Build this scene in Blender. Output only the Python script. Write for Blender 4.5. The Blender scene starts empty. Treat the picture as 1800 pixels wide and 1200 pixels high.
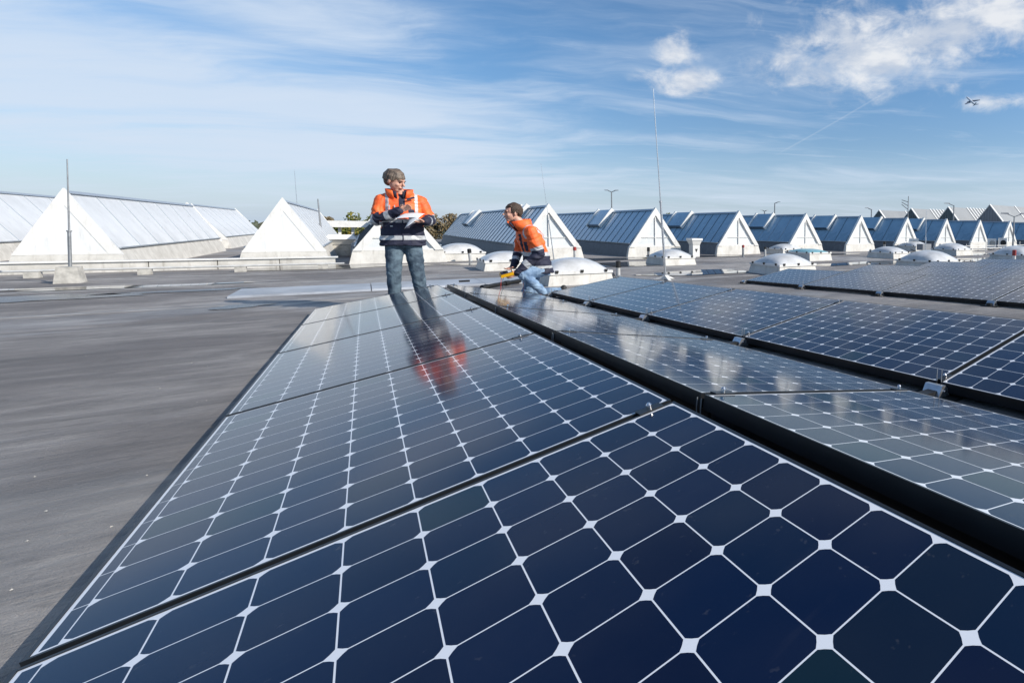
import bpy, bmesh, math, random
from mathutils import Vector, Matrix, noise
from math import sin, cos, pi, radians as R
random.seed(7)
S = bpy.context.scene
COL = S.collection

# ------------------------------------------------------------------ camera
H = 1.10                                             # eye height above the flat part of the roof
cr_ = Vector((0.78849846, -0.61491967, 0.01199926))
cu_ = Vector((0.03762073, 0.06769519, 0.99699651))
cf_ = Vector((0.61388506, 0.78567879, -0.07651128))
cd = bpy.data.cameras.new('camera'); cam = bpy.data.objects.new('camera', cd); COL.objects.link(cam)
cam.matrix_world = Matrix(((cr_.x, cu_.x, -cf_.x, 0), (cr_.y, cu_.y, -cf_.y, 0), (cr_.z, cu_.z, -cf_.z, H), (0, 0, 0, 1)))
cd.sensor_fit = 'HORIZONTAL'; cd.sensor_width = 36; cd.lens = 36 * 905.43 / 1800
cd.shift_x = -447.0 / 1800; cd.shift_y = -128.5 / 1800
cd.clip_start = .02; cd.clip_end = 20000
S.camera = cam

# ------------------------------------------------------------------ node helper
class X:
    """a socket that can be calculated with"""
    def __init__(s, nt, sock): s.nt, s.s = nt, sock
    def m(s, op, *a, clamp=False):
        n = s.nt.nodes.new('ShaderNodeMath'); n.operation = op; n.use_clamp = clamp
        for i, v in enumerate((s,) + a):
            if isinstance(v, X): s.nt.links.new(v.s, n.inputs[i])
            else: n.inputs[i].default_value = v
        return X(s.nt, n.outputs[0])
    def __add__(s, o): return s.m('ADD', o)
    def __radd__(s, o): return s.m('ADD', o)
    def __sub__(s, o): return s.m('SUBTRACT', o)
    def __rsub__(s, o): return (s * -1) + o
    def __mul__(s, o): return s.m('MULTIPLY', o)
    def __rmul__(s, o): return s.m('MULTIPLY', o)
    def __truediv__(s, o): return s.m('DIVIDE', o)
    def sat(s): return s.m('ADD', 0.0, clamp=True)
    def step(s, a, b):
        n = s.nt.nodes.new('ShaderNodeMapRange'); n.interpolation_type = 'SMOOTHSTEP'
        s.nt.links.new(s.s, n.inputs[0]); n.inputs[1].default_value = a; n.inputs[2].default_value = b
        return X(s.nt, n.outputs[0])
def comb(nt, *v):
    n = nt.nodes.new('ShaderNodeCombineXYZ')
    for i, a in enumerate(v):
        if isinstance(a, X): nt.links.new(a.s, n.inputs[i])
        else: n.inputs[i].default_value = a
    return X(nt, n.outputs[0])
def sep(nt, v):
    n = nt.nodes.new('ShaderNodeSeparateXYZ'); nt.links.new(v.s if isinstance(v, X) else v, n.inputs[0])
    return [X(nt, o) for o in n.outputs]
def nz(nt, vec, scale, detail=4, rough=.5, dist=0.0):
    n = nt.nodes.new('ShaderNodeTexNoise'); n.inputs['Scale'].default_value = scale
    n.inputs['Detail'].default_value = detail; n.inputs['Roughness'].default_value = rough; n.inputs['Distortion'].default_value = dist
    if vec is not None: nt.links.new(vec.s, n.inputs['Vector'])
    return X(nt, n.outputs['Fac'])
def mixc(nt, f, a, b):
    n = nt.nodes.new('ShaderNodeMix'); n.data_type = 'RGBA'
    if isinstance(f, X): nt.links.new(f.s, n.inputs[0])
    else: n.inputs[0].default_value = f
    for i, c in ((6, a), (7, b)):
        if isinstance(c, X): nt.links.new(c.s, n.inputs[i])
        else: n.inputs[i].default_value = (*c, 1)
    return X(nt, n.outputs[2])

# ------------------------------------------------------------------ world
SUN_AZ, SUN_EL = 140.0, 32.0                          # azimuth clockwise from +Y
w = bpy.data.worlds.new('World'); S.world = w; w.use_nodes = True
nt = w.node_tree; nt.nodes.clear()
out = nt.nodes.new('ShaderNodeOutputWorld'); bg = nt.nodes.new('ShaderNodeBackground')
nt.links.new(bg.outputs[0], out.inputs[0]); bg.inputs[1].default_value = .10
sky = nt.nodes.new('ShaderNodeTexSky'); sky.sky_type = 'NISHITA'; sky.sun_disc = False
sky.sun_elevation = R(SUN_EL); sky.sun_rotation = R(SUN_AZ); sky.altitude = 100
sky.air_density = 1.0; sky.dust_density = .5; sky.ozone_density = 1.3
tc = nt.nodes.new('ShaderNodeTexCoord'); D = X(nt, tc.outputs['Generated'])
dx, dy, dz = sep(nt, D)
az = dx.m('ARCTAN2', dy) * (180 / pi); el = dz.m('ARCSINE') * (180 / pi)
hz = dz.m('MAXIMUM', 0.0) + .10
px = dx / hz; py = dy / hz
# streaky high cloud: long in one direction, torn across it
ca, sa = cos(R(28)), sin(R(28))
su = px * ca + py * (-sa); sv = px * sa + py * ca
warp = nz(nt, comb(nt, px, py, 3.0), .7, 3) - .5
cir = nz(nt, comb(nt, su * .33 + warp * .5, sv * 1.0 + warp * 1.0, 0.0), 1.25, 9, .60, .25)
cir2 = nz(nt, comb(nt, su * .9, sv * 3.2 + warp * 2.2, 5.0), 1.6, 8, .62, .4)
def blob(a, e, wa, we):                               # soft patch of sky round one direction
    q = ((az - a) / wa); t = ((el - e) / we)
    return (1.0 - (q * q + t * t).m('SQRT')).sat()
veilm = blob(-12, 7.5, 40, 8.5).step(0, .75).m('MAXIMUM', blob(-4, 17, 16, 5).step(0, 1) * .75)
veil = ((cir + veilm * .26 - blob(-20, 1.5, 42, 4.2) * .45 - blob(60, 9, 26, 6) * .10).step(.43, .80)) * .86
fine = (cir2 + (veilm - .5) * .12).step(.46, .78) * .45
low = nz(nt, comb(nt, az * .035, el * .42, 1.0), 1.5, 6, .55, .3).step(.42, .7) * ((9.0 - el) / 9.0).sat() * .60
# heaps of cumulus in the upper right and a few torn flakes
cn = nz(nt, comb(nt, az * .17, el * .26, 9.0), 1.3, 11, .62, .30)
cmask = (blob(49, 18.8, 18, 7.4) * 1.15).m('MAXIMUM', blob(60, 21, 11, 6) * 1.3).m('MAXIMUM', blob(27.7, 18.2, 3.8, 2.7) * 1.1)
cmask = cmask.m('MAXIMUM', blob(28.7, 15.3, 6.4, 2.0) * 1.15).m('MAXIMUM', blob(62.5, 12.6, 7.5, 1.3) * .9).m('MAXIMUM', blob(72, 19, 16, 6))
cmask = cmask.m('MAXIMUM', blob(120, 24, 40, 10) * .8).m('MAXIMUM', blob(-70, 26, 30, 9) * .7).m('MAXIMUM', blob(200, 22, 50, 9) * .7)
cum = ((cn - .5) * 1.35 + .5 + cmask.step(0, 1.0) * .40 - .17).step(.38, .90) * cmask.step(0, .35)
# contrail between two directions
a0, e0, a1, e1 = 38.7, 7.9, 53.0, 15.6
lx, ly = a1 - a0, e1 - e0; LL = math.hypot(lx, ly); lx /= LL; ly /= LL
tt = (az - a0) * lx + (el - e0) * ly; nn = ((az - a0) * (-ly) + (el - e0) * lx).m('ABSOLUTE')
trail = (1.0 - nn / .13).sat() * tt.step(-.5, 3) * (1.0 - tt.step(LL - 4, LL + .5)) * .13
shade = nz(nt, comb(nt, az * .16, el * .45 + .35, 9.0), 1.3, 5, .5)
alln = (1.0 - (1.0 - veil) * (1.0 - fine) * (1.0 - low)).sat()
haze = ((9.0 - el) / 9.0).sat() * .75
base = mixc(nt, haze, X(nt, sky.outputs[0]), (4.9, 5.8, 6.8))
gain = nt.nodes.new('ShaderNodeMix'); gain.data_type = 'RGBA'; gain.blend_type = 'MULTIPLY'; gain.inputs[0].default_value = 1
nt.links.new(base.s, gain.inputs[6]); nt.links.new(mixc(nt, el.step(2, 20), (.90, .97, 1.10), (.76, 1.09, 1.32)).s, gain.inputs[7])
c1 = mixc(nt, alln, X(nt, gain.outputs[2]), (6.1, 7.05, 8.35))
c2 = mixc(nt, trail, c1, (8.2, 8.6, 9.0))
cc = mixc(nt, shade.step(.38, .62), (8.0, 8.15, 8.4), (5.4, 6.0, 7.0))
c3 = mixc(nt, cum * .92, c2, cc)
nt.links.new(c3.s, bg.inputs[0])

sl = bpy.data.lights.new('sun', 'SUN'); sl.energy = 4.9; sl.angle = R(.53); sl.color = (1, .935, .84)
sun = bpy.data.objects.new('sun', sl); COL.objects.link(sun)
sdir = Vector((sin(R(SUN_AZ)) * cos(R(SUN_EL)), cos(R(SUN_AZ)) * cos(R(SUN_EL)), sin(R(SUN_EL))))
sun.rotation_euler = sdir.to_track_quat('Z', 'Y').to_euler()
S.view_settings.view_transform = 'Standard'; S.view_settings.look = 'None'
S.view_settings.exposure = 0.12; S.view_settings.gamma = 1.0; S.view_settings.use_curve_mapping = False
S.render.engine = 'CYCLES'; S.render.resolution_x = 1024; S.render.resolution_y = 682

# ------------------------------------------------------------------ object helpers
def link(o, parent=None):
    COL.objects.link(o)
    if parent: o.parent = parent
    return o
def tag(o, label=None, cat=None, group=None, kind=None):
    if label: o['label'] = label
    if cat: o['category'] = cat
    if group: o['group'] = group
    if kind: o['kind'] = kind
    return o
def empty(name, loc=(0, 0, 0), rz=0):
    o = bpy.data.objects.new(name, None); link(o); o.location = loc; o.rotation_euler = (0, 0, rz); o.empty_display_size = .1
    return o
class MB:
    def __init__(s): s.v = []; s.f = []; s.mi = []; s.sm = []
    def add(s, v, f, mi=0, smooth=False):
        b = len(s.v); s.v += [tuple(a) for a in v]; s.f += [tuple(b + i for i in q) for q in f]
        s.mi += [mi] * len(f); s.sm += [smooth] * len(f); return s
    def box(s, c, d, M=None, mi=0):
        x, y, z = d[0] / 2, d[1] / 2, d[2] / 2
        P = [Vector((c[0] + i * x, c[1] + j * y, c[2] + k * z)) for i in (-1, 1) for j in (-1, 1) for k in (-1, 1)]
        if M is not None: P = [M @ p for p in P]
        return s.add(P, [(0, 1, 3, 2), (4, 6, 7, 5), (0, 4, 5, 1), (2, 3, 7, 6), (0, 2, 6, 4), (1, 5, 7, 3)], mi)
    def hexa(s, P, mi=0):                               # 4 bottom (ccw), 4 top
        return s.add(P, [(3, 2, 1, 0), (4, 5, 6, 7), (0, 1, 5, 4), (1, 2, 6, 5), (2, 3, 7, 6), (3, 0, 4, 7)], mi)
    def prism(s, poly, a, b, mi=0):                     # polygon of points shifted along a..b vector
        n = len(poly); P = [Vector(p) + Vector(a) for p in poly] + [Vector(p) + Vector(b) for p in poly]
        return s.add(P, [tuple(range(n - 1, -1, -1)), tuple(range(n, 2 * n))] + [(i, (i + 1) % n, n + (i + 1) % n, n + i) for i in range(n)], mi)
    def tube(s, p0, p1, r0, r1=None, n=10, mi=0, caps=True):
        r1 = r0 if r1 is None else r1; p0, p1 = Vector(p0), Vector(p1); d = (p1 - p0).normalized()
        a = d.orthogonal().normalized(); b = d.cross(a)
        P = [p0 + (a * cos(2 * pi * i / n) + b * sin(2 * pi * i / n)) * r0 for i in range(n)] + [p1 + (a * cos(2 * pi * i / n) + b * sin(2 * pi * i / n)) * r1 for i in range(n)]
        F = [(i, (i + 1) % n, n + (i + 1) % n, n + i) for i in range(n)]
        s.add(P, F, mi, n > 6)
        if caps: s.add(P, [tuple(range(n - 1, -1, -1)), tuple(range(n, 2 * n))], mi)
        return s
    def path(s, pts, r, n=8, mi=0):
        for a, b in zip(pts, pts[1:]): s.tube(a, b, r, r, n, mi)
        return s
    def build(s, name, mats, parent=None, M=None):
        me = bpy.data.meshes.new(name); v = s.v if M is None else [tuple(M @ Vector(p)) for p in s.v]
        me.from_pydata(v, [], s.f)
        for m in (mats if isinstance(mats, (list, tuple)) else [mats]): me.materials.append(m)
        for p, i, k in zip(me.polygons, s.mi, s.sm): p.material_index = i; p.use_smooth = k
        bm = bmesh.new(); bm.from_mesh(me); bmesh.ops.recalc_face_normals(bm, faces=bm.faces); bm.to_mesh(me); bm.free()
        me.update(); return link(bpy.data.objects.new(name, me), parent)
def box_obj(name, c, d, m, parent=None, M=None): return MB().box(c, d, M).build(name, m, parent)
def copy_tree(o, parent=None):
    c = o.copy(); link(c, parent)
    for ch in list(o.children): copy_tree(ch, c)
    return c

# ------------------------------------------------------------------ materials
def mat(name, col, rough=.5, metal=0.0, var=0.0, vs=8.0, bump=0.0, bs=60.0, coat=0.0, spec=.5, dark=None, crough=.03, streak=0.0):
    m = bpy.data.materials.new(name); m.use_nodes = True; t = m.node_tree; b = t.nodes['Principled BSDF']
    b.inputs['Base Color'].default_value = (*col, 1); b.inputs['Roughness'].default_value = rough; b.inputs['Metallic'].default_value = metal
    b.inputs['Specular IOR Level'].default_value = spec; b.inputs['Coat Weight'].default_value = coat; b.inputs['Coat Roughness'].default_value = crough
    c = t.nodes.new('ShaderNodeTexCoord'); O = X(t, c.outputs['Object'])
    if var:
        n = nz(t, O, vs, 7, .65); d = dark or tuple(a * (1 - var) for a in col); u = tuple(min(1, a * (1 + var * .6)) for a in col)
        cc_ = mixc(t, n.step(.3, .7), d, u)
        if streak:
            x_, y_, z_ = sep(t, X(t, t.nodes.new('ShaderNodeNewGeometry').outputs['Position']))
            rn = nz(t, comb(t, x_ * 9, y_ * 9, z_ * .9), 1.0, 6, .7, .3); gr_ = nz(t, comb(t, x_, y_, z_), 1.3, 6, .7)
            cc_ = mixc(t, (rn.step(.50, .72) * (.35 + .65 * gr_.step(.4, .65))) * streak, cc_, (.20, .175, .14))
        t.links.new(cc_.s, b.inputs['Base Color'])
        t.links.new(((n - .5) * var * .8 + rough).sat().s, b.inputs['Roughness'])
    if bump:
        n2 = nz(t, O, bs, 5, .6); bp = t.nodes.new('ShaderNodeBump'); bp.inputs['Strength'].default_value = bump; bp.inputs['Distance'].default_value = .01
        t.links.new(n2.s, bp.inputs['Height']); t.links.new(bp.outputs[0], b.inputs['Normal'])
    return m
M = {}
M['frame'] = mat('black_anodised', (.007, .009, .012), .42, .0, .2, 12, coat=.1)
M['blackpl'] = mat('black_plastic', (.012, .012, .012), .5, 0, .3, 20)
M['alu'] = mat('aluminium', (.62, .63, .65), .32, .9, .2, 30)
M['steel'] = mat('bright_steel', (.66, .66, .68), .25, 1, .1, 30)
M['white'] = mat('white_paint', (.77, .76, .735), .45, 0, .05, 3, dark=(.68, .67, .64), streak=.38)
M['whitecurb'] = mat('weathered_white_curb', (.62, .60, .56), .6, 0, .12, 3, dark=(.50, .48, .44), streak=.62)
M['acryl'] = mat('opal_acrylic', (.62, .62, .62), .25, 0, .14, 2.2, coat=.4, dark=(.47, .465, .45), crough=.14)
M['greencrown'] = mat('tinted_acrylic', (.20, .42, .45), .2, 0, .1, 3, coat=.4)
M['clad'] = mat('blue_grey_glazing', (.25, .385, .49), .28, .08, .18, .7, coat=.5, dark=(.19, .305, .405), crough=.12)
M['cladp'] = mat('pale_grey_sheet', (.64, .65, .66), .45, .0, .12, .8, streak=.3)
M['rib'] = mat('rib_metal', (.42, .46, .50), .4, .4, .1, 10)
M['ribdark'] = mat('dark_glazing_bar', (.05, .07, .09), .4, .3, .1, 10)
M['curbshade'] = mat('shaded_side_curb', (.13, .135, .145), .6, 0, .25, 6, dark=(.10, .10, .11))  # shade on the skylight curb sides, put into the colour
M['pane'] = mat('frosted_glazing', (.70, .72, .72), .25, 0, .08, 1.1, coat=.5, dark=(.62, .645, .65), crough=.08)
M['brick'] = mat('red_cap', (.32, .035, .03), .5, 0, .2, 20)
M['pvc'] = mat('grey_pvc', (.50, .50, .49), .5, 0, .15, 9)
M['concrete'] = mat('pale_concrete', (.46, .44, .40), .85, 0, .3, 9, .3, 60)
M['bark'] = mat('bark', (.07, .055, .04), .9, 0, .4, 9, .4, 40)
M['shed'] = mat('shed_sheet_roof', (.27, .28, .285), .5, .1, .1, .25)
M['shedwall'] = mat('dark_shed_glazing', (.10, .13, .14), .4, .1, .3, .8)
M['shedgrey'] = mat('grey_shed_cladding', (.24, .25, .27), .5, .1, .1, .5)
M['skin'] = mat('skin', (.60, .33, .24), .5, 0, .12, 25)
M['hairgrey'] = mat('grey_brown_hair', (.175, .13, .095), .5, 0, .30, 26, .5, 120, dark=(.05, .036, .027))
M['hairbrown'] = mat('dark_brown_hair', (.060, .034, .020), .55, 0, .5, 60, .9, 150)
M['orange'] = mat('hi_vis_orange', (.95, .17, .03), .6, 0, .10, 9, .25, 30, dark=(.80, .10, .02))
M['navy'] = mat('navy_cloth', (.018, .020, .045), .75, 0, .3, 9, .3, 30)
M['silver'] = mat('reflective_tape', (.50, .51, .52), .45, .15, .15, 25)
M['eye'] = mat('dark_eye', (.02, .015, .012), .3)
M['paper'] = mat('paper', (.66, .67, .69), .7, 0, .03, 12)
M['yellow'] = mat('yellow_case', (.80, .42, .01), .4, 0, .08, 20)
M['redwire'] = mat('red_wire', (.45, .03, .02), .4)
M['shoe'] = mat('dark_leather', (.03, .028, .026), .55, 0, .3, 20)
M['planewhite'] = mat('aircraft_white', (.75, .77, .80), .35)
M['planeshade'] = mat('aircraft_underside_shade', (.10, .12, .16), .4)  # shaded underside painted as a dark colour on wings, tailplane and engines
M['ground'] = mat('far_ground', (.09, .10, .07), .9, 0, .5, .02)
M['wires'] = mat('galvanised', (.30, .31, .32), .45, .6, .2, 10)

def denim(name, lo, hi):
    m = mat(name, lo, .85, 0); t = m.node_tree; b = t.nodes['Principled BSDF']
    O = X(t, t.nodes['Texture Coordinate'].outputs['Object']) if 'Texture Coordinate' in t.nodes else X(t, t.nodes.new('ShaderNodeTexCoord').outputs['Object'])
    n = nz(t, O, 7, 6, .6); t.links.new(mixc(t, n.step(.36, .66), lo, hi).s, b.inputs['Base Color'])
    bp = t.nodes.new('ShaderNodeBump'); bp.inputs['Strength'].default_value = .4; bp.inputs['Distance'].default_value = .01
    t.links.new(nz(t, O, 40, 4).s, bp.inputs['Height']); t.links.new(bp.outputs[0], b.inputs['Normal']); return m
M['denimdark'] = denim('worn_dark_denim', (.028, .048, .075), (.12, .175, .22))
M['denimlight'] = denim('washed_light_denim', (.12, .20, .33), (.30, .42, .56))

# roof membrane: mineral felt with stains, brushed streaks and a fine grain
def roofmat():
    m = bpy.data.materials.new('roof_felt'); m.use_nodes = True; t = m.node_tree; b = t.nodes['Principled BSDF']
    O = X(t, t.nodes.new('ShaderNodeTexCoord').outputs['Object']); x, y, z = sep(t, O)
    big = nz(t, O, .38, 7, .62); mid = nz(t, comb(t, x * .6, y * 2.4, 0.0), 2.2, 8, .68, .6); gr = nz(t, O, 260, 3, .7)
    st = nz(t, comb(t, x * 1.0, y * 5.0, 0.0), 5.0, 6, .7, 1.2); spk = nz(t, O, 95, 2, .5)
    c = mixc(t, big.step(.36, .64), (.185, .168, .160), (.39, .364, .345))
    c = mixc(t, mid.step(.35, .72) * .75, c, (.125, .119, .117))
    c = mixc(t, nz(t, comb(t, x, y * 1.8, 11.0), 6.5, 8, .72, 1.5).step(.50, .74) * .55, c, (.10, .096, .095))
    c = mixc(t, st.step(.58, .75) * .45, c, (.30, .295, .29))
    c = mixc(t, (gr - .5).m('ABSOLUTE').step(.04, .2) * .35, c, (.08, .078, .076))
    c = mixc(t, spk.step(.70, .76) * .55, c, (.46, .45, .44))
    c = mixc(t, nz(t, comb(t, x, y * 1.6, 4.0), .8, 9, .7, .8).step(.60, .72) * .5, c, (.075, .072, .070))
    t.links.new(c.s, b.inputs['Base Color'])
    wet = nz(t, comb(t, x * .5, y, 7.0), .5, 5, .6).step(.50, .62)
    t.links.new((.70 - wet * .34 + (mid - .5) * .2).s, b.inputs['Roughness']); b.inputs['Specular IOR Level'].default_value = .4
    bp = t.nodes.new('ShaderNodeBump'); bp.inputs['Strength'].default_value = 1.0; bp.inputs['Distance'].default_value = .010
    t.links.new((gr * .55 + st * 1.2 + mid * 2.5).s, bp.inputs['Height']); t.links.new(bp.outputs[0], b.inputs['Normal']); return m
M['roof'] = roofmat()
def watermat():
    m = bpy.data.materials.new('rain_water'); m.use_nodes = True; t = m.node_tree; b = t.nodes['Principled BSDF']
    b.inputs['Base Color'].default_value = (.055, .055, .056, 1); b.inputs['Roughness'].default_value = .015; b.inputs['IOR'].default_value = 1.33; return m
M['water'] = watermat()

# glass-covered solar laminate: coat = front glass
def lam(name, islands):
    m = bpy.data.materials.new(name); m.use_nodes = True; t = m.node_tree; b = t.nodes['Principled BSDF']
    if islands: rnd = X(t, t.nodes.new('ShaderNodeNewGeometry').outputs['Random Per Island'])
    else: rnd = X(t, t.nodes.new('ShaderNodeObjectInfo').outputs['Random'])
    O = X(t, t.nodes.new('ShaderNodeTexCoord').outputs['Object'])
    c = mixc(t, rnd.step(.0, .75), (.0004, .0050, .025), (.0006, .0072, .034))
    c = mixc(t, rnd.step(.86, .97), c, (.0010, .0135, .026))
    c = mixc(t, rnd.m('MULTIPLY', 7.3).m('FRACT').step(.6, .9) * .6, c, (.0016, .0050, .024))
    c = mixc(t, nz(t, O, 900, 2).step(.66, .72) * .12, c, (.06, .07, .09))
    t.links.new(c.s, b.inputs['Base Color']); b.inputs['Roughness'].default_value = .45; b.inputs['Specular IOR Level'].default_value = .03
    b.inputs['Coat Weight'].default_value = 1; b.inputs['Coat IOR'].default_value = 1.37
    G = X(t, t.nodes.new('ShaderNodeNewGeometry').outputs['Position']); gx, gy, gz = sep(t, G)
    spots = nz(t, G, 42, 3, .6).step(.66, .74); runs = nz(t, comb(t, gx * 1.5, gy * 9, gz), 2.0, 6, .7, .4)
    dust = nz(t, G, 1.7, 8, .66)
    c2_ = mixc(t, (dust.step(.45, .8) * .014 + spots * .05 + runs.step(.6, .8) * .012), c, (.35, .34, .33)); t.links.new(c2_.s, b.inputs['Base Color'])
    t.links.new((dust * .07 + .060 + spots * .10).s, b.inputs['Coat Roughness']); return m
M['cell'] = lam('silicon_cell', False); M['cells'] = lam('silicon_cells', True)
m = mat('white_backsheet', (.70, .72, .76), .6, 0, coat=1.0); m.node_tree.nodes['Principled BSDF'].inputs['Coat Roughness'].default_value = .037
M['back'] = m; m.node_tree.nodes['Principled BSDF'].inputs['Coat IOR'].default_value = 1.37; m.node_tree.nodes['Principled BSDF'].inputs['Coat Roughness'].default_value = .085

# ------------------------------------------------------------------ ground and roof
TD = math.tan(R(2.2)); ZL = .384
def roofz(x, y):
    if y < 7.5: return ZL - y * TD
    return max(0.0, (ZL - 7.5 * TD) * (1 - (y - 7.5) / .9))
g = MB().add([(-9000, -9000, -8), (9000, -9000, -8), (9000, 9000, -8), (-9000, 9000, -8)], [(0, 1, 2, 3)]).build('ground', M['ground'])
tag(g, kind='structure')
ys = [-14, -8, -4, 0, 2, 4, 6, 7.5, 8.4, 9.5, 12, 20, 30, 46]; xs = [-34 + 4 * i for i in range(32)]
V = [(x, y, roofz(x, y)) for y in ys for x in xs]; n = len(xs)
rf = MB().add(V, [(j * n + i, j * n + i + 1, (j + 1) * n + i + 1, (j + 1) * n + i) for j in range(len(ys) - 1) for i in range(n - 1)])
rf = rf.build('flat_roof', M['roof']); tag(rf, kind='structure')
M['seam'] = mat('felt_lap', (.25, .247, .245), .6, 0, .3, 3, .3, 60, dark=(.18, .177, .175))
def lap(x0, x1, y, wdt=.10, h=.006, ang=0.0):
    mb = MB(); n = 16
    P = []
    for i in range(n + 1):
        x = x0 + (x1 - x0) * i / n; yy = y + ang * (x - x0) + .03 * noise.noise(Vector((x * .5, y, 0)))
        for k in (0, 1): P.append((x, yy + k * wdt, roofz(x, yy + k * wdt) + h))
    mb.add(P, [(2 * i, 2 * i + 2, 2 * i + 3, 2 * i + 1) for i in range(n)])
    mb.add([(p[0], p[1] - .004, p[2] - h) for p in P[::2]] + P[::2], [(i, i + 1, n + 2 + i, n + 1 + i) for i in range(n)])
    return mb.build('felt_lap', M['seam'], rf)
for y in (9.7, 12.9, 15.3): lap(-20, 60, y)
# low folded-metal ridge cap across the roof and its pale sheets
M['flash'] = mat('pale_metal_flashing', (.40, .42, .45), .42, .2, .3, 1.1)
def ridgecap(x0, x1, y, w, h):
    t = empty('roof_upstand', (0, y, 0)); tag(t, 'low pale metal upstand crossing the roof behind the standing man', 'roof upstand')
    nsh = max(1, int((x1 - x0) / 1.3)); dxs = (x1 - x0) / nsh
    for i in range(nsh):
        a = x0 + i * dxs + .006; b = x0 + (i + 1) * dxs - .006; o = .004 * (i % 2)
        MB().prism([(a, -w, 0), (a, -w + .03, h + o), (a, w - .03, h + o), (a, w, 0)], (0, 0, 0), (b - a, 0, 0)).build('metal_sheet', M['flash'], t)
ridgecap(-1.6, 3.4, 11.2, .58, .03)
M['wetfelt'] = mat('wet_dark_felt', (.045, .045, .047), .28, 0, .3, 2)
def patch(cx, cy, rx, ry, seed):
    n = 60; P = []
    for i in range(n):
        a = 2 * pi * i / n; k = 1 + .5 * noise.noise(Vector((cos(a) * 1.5 + seed, sin(a) * 1.5, seed))) + .2 * noise.noise(Vector((cos(a) * 6, sin(a) * 6, seed)))
        x, y = cx + rx * k * cos(a), cy + ry * k * sin(a); P.append((x, y, roofz(x, y) + .008))
    MB().add(P, [tuple(range(n))]).build('wet_patch', M['wetfelt'], rf)
for i, a in enumerate([(-4.2, 11.9, 1.7, .40), (-2.3, 12.1, .9, .16), (-1.3, 9.5, .26, .22), (-6.0, 12.6, 1.5, .3)]): patch(*a, i * 2.3 + 1)
# puddles
def puddle(cx, cy, rx, ry, seed):
    n = 48; P = []
    for i in range(n):
        a = 2 * pi * i / n; k = 1 + .55 * noise.noise(Vector((cos(a) * 1.3 + seed, sin(a) * 1.3, seed))) + .15 * noise.noise(Vector((cos(a) * 5, sin(a) * 5, seed)))
        x, y = cx + rx * k * cos(a), cy + ry * k * sin(a); P.append((x, y, roofz(x, y) + .012))
    o = MB().add(P, [tuple(range(n))]).build('puddle', M['water'], rf)
for i, a in enumerate([(6.6, 10.9, 1.5, .55), (5.6, 14.6, 2.2, .8), (7.0, 16.9, 3.0, .5), (13.2, 11.3, 2.4, .6), (19.3, 10.6, 2.2, .9), (9.6, 17.2, 2.2, .6), (22.0, 14.0, 3, 1.2),
                       (26.5, 16.3, 3.2, .9), (-.4, 16.9, 1.6, .7), (-6.5, 13.6, 3.2, .3), (-3.0, 13.2, 1.2, .2), (3.5, 16.6, 2.0, .5), (15.5, 16.2, 2.5, .6)]): puddle(*a, i * 3.7)

# ------------------------------------------------------------------ photovoltaic rows
LP, GP, WP, T10 = 1.559, .0198, 1.046, R(9.70)
PC, MX, MY = .1275, .013, .0145
RD = Matrix.Rotation(-R(2.2), 4, 'X')
RL = Matrix.Translation((0, 0, H)) @ RD                 # slope of the roof in front, seen from the eye height
def cellpoly(w, h):
    c = .0130; a, b = w / 2, h / 2; cx = min(c, a * .9) if w > .1 else 0.0
    if w > .1: return [(-a + c, -b), (a - c, -b), (a - .0035, -b + .0035 + .0001), (a, -b + c), (a, b - c), (a - .0035, b - .0036), (a - c, b), (-a + c, b), (-a + .0035, b - .0036), (-a, b - c), (-a, -b + c), (-a + .0035, -b + .0036)]
    return [(-a, -b), (a, -b), (a, b), (-a, b)]
def cellmesh(w, h):
    # corner of a pseudo-square wafer: straight cut with a slight bulge
    a, b, c = w / 2, h / 2, .0132
    if w > .1:
        q = c * .46
        P = [(-a + c, -b), (a - c, -b), (a - q, -b + q), (a, -b + c), (a, b - c), (a - q, b - q), (a - c, b), (-a + c, b), (-a + q, b - q), (-a, b - c), (-a, -b + c), (-a + q, -b + q)]
    else: P = [(-a, -b), (a, -b), (a, b), (-a, b)]
    n = len(P)
    return [(x, y, .00007) for x, y in P] + [(x, y, 0) for x, y in P], [tuple(range(n))] + [(i, n + i, n + (i + 1) % n, (i + 1) % n) for i in range(n)]
CW = .1248
v_, f_ = cellmesh(CW, CW); CELL = bpy.data.meshes.new('cell'); CELL.from_pydata(v_, [], f_); CELL.materials.append(M['cell'])
v2_, f2_ = cellmesh(.0205, CW); CELLN = bpy.data.meshes.new('cell_half'); CELLN.from_pydata(v2_, [], f2_); CELLN.materials.append(M['cell'])
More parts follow.
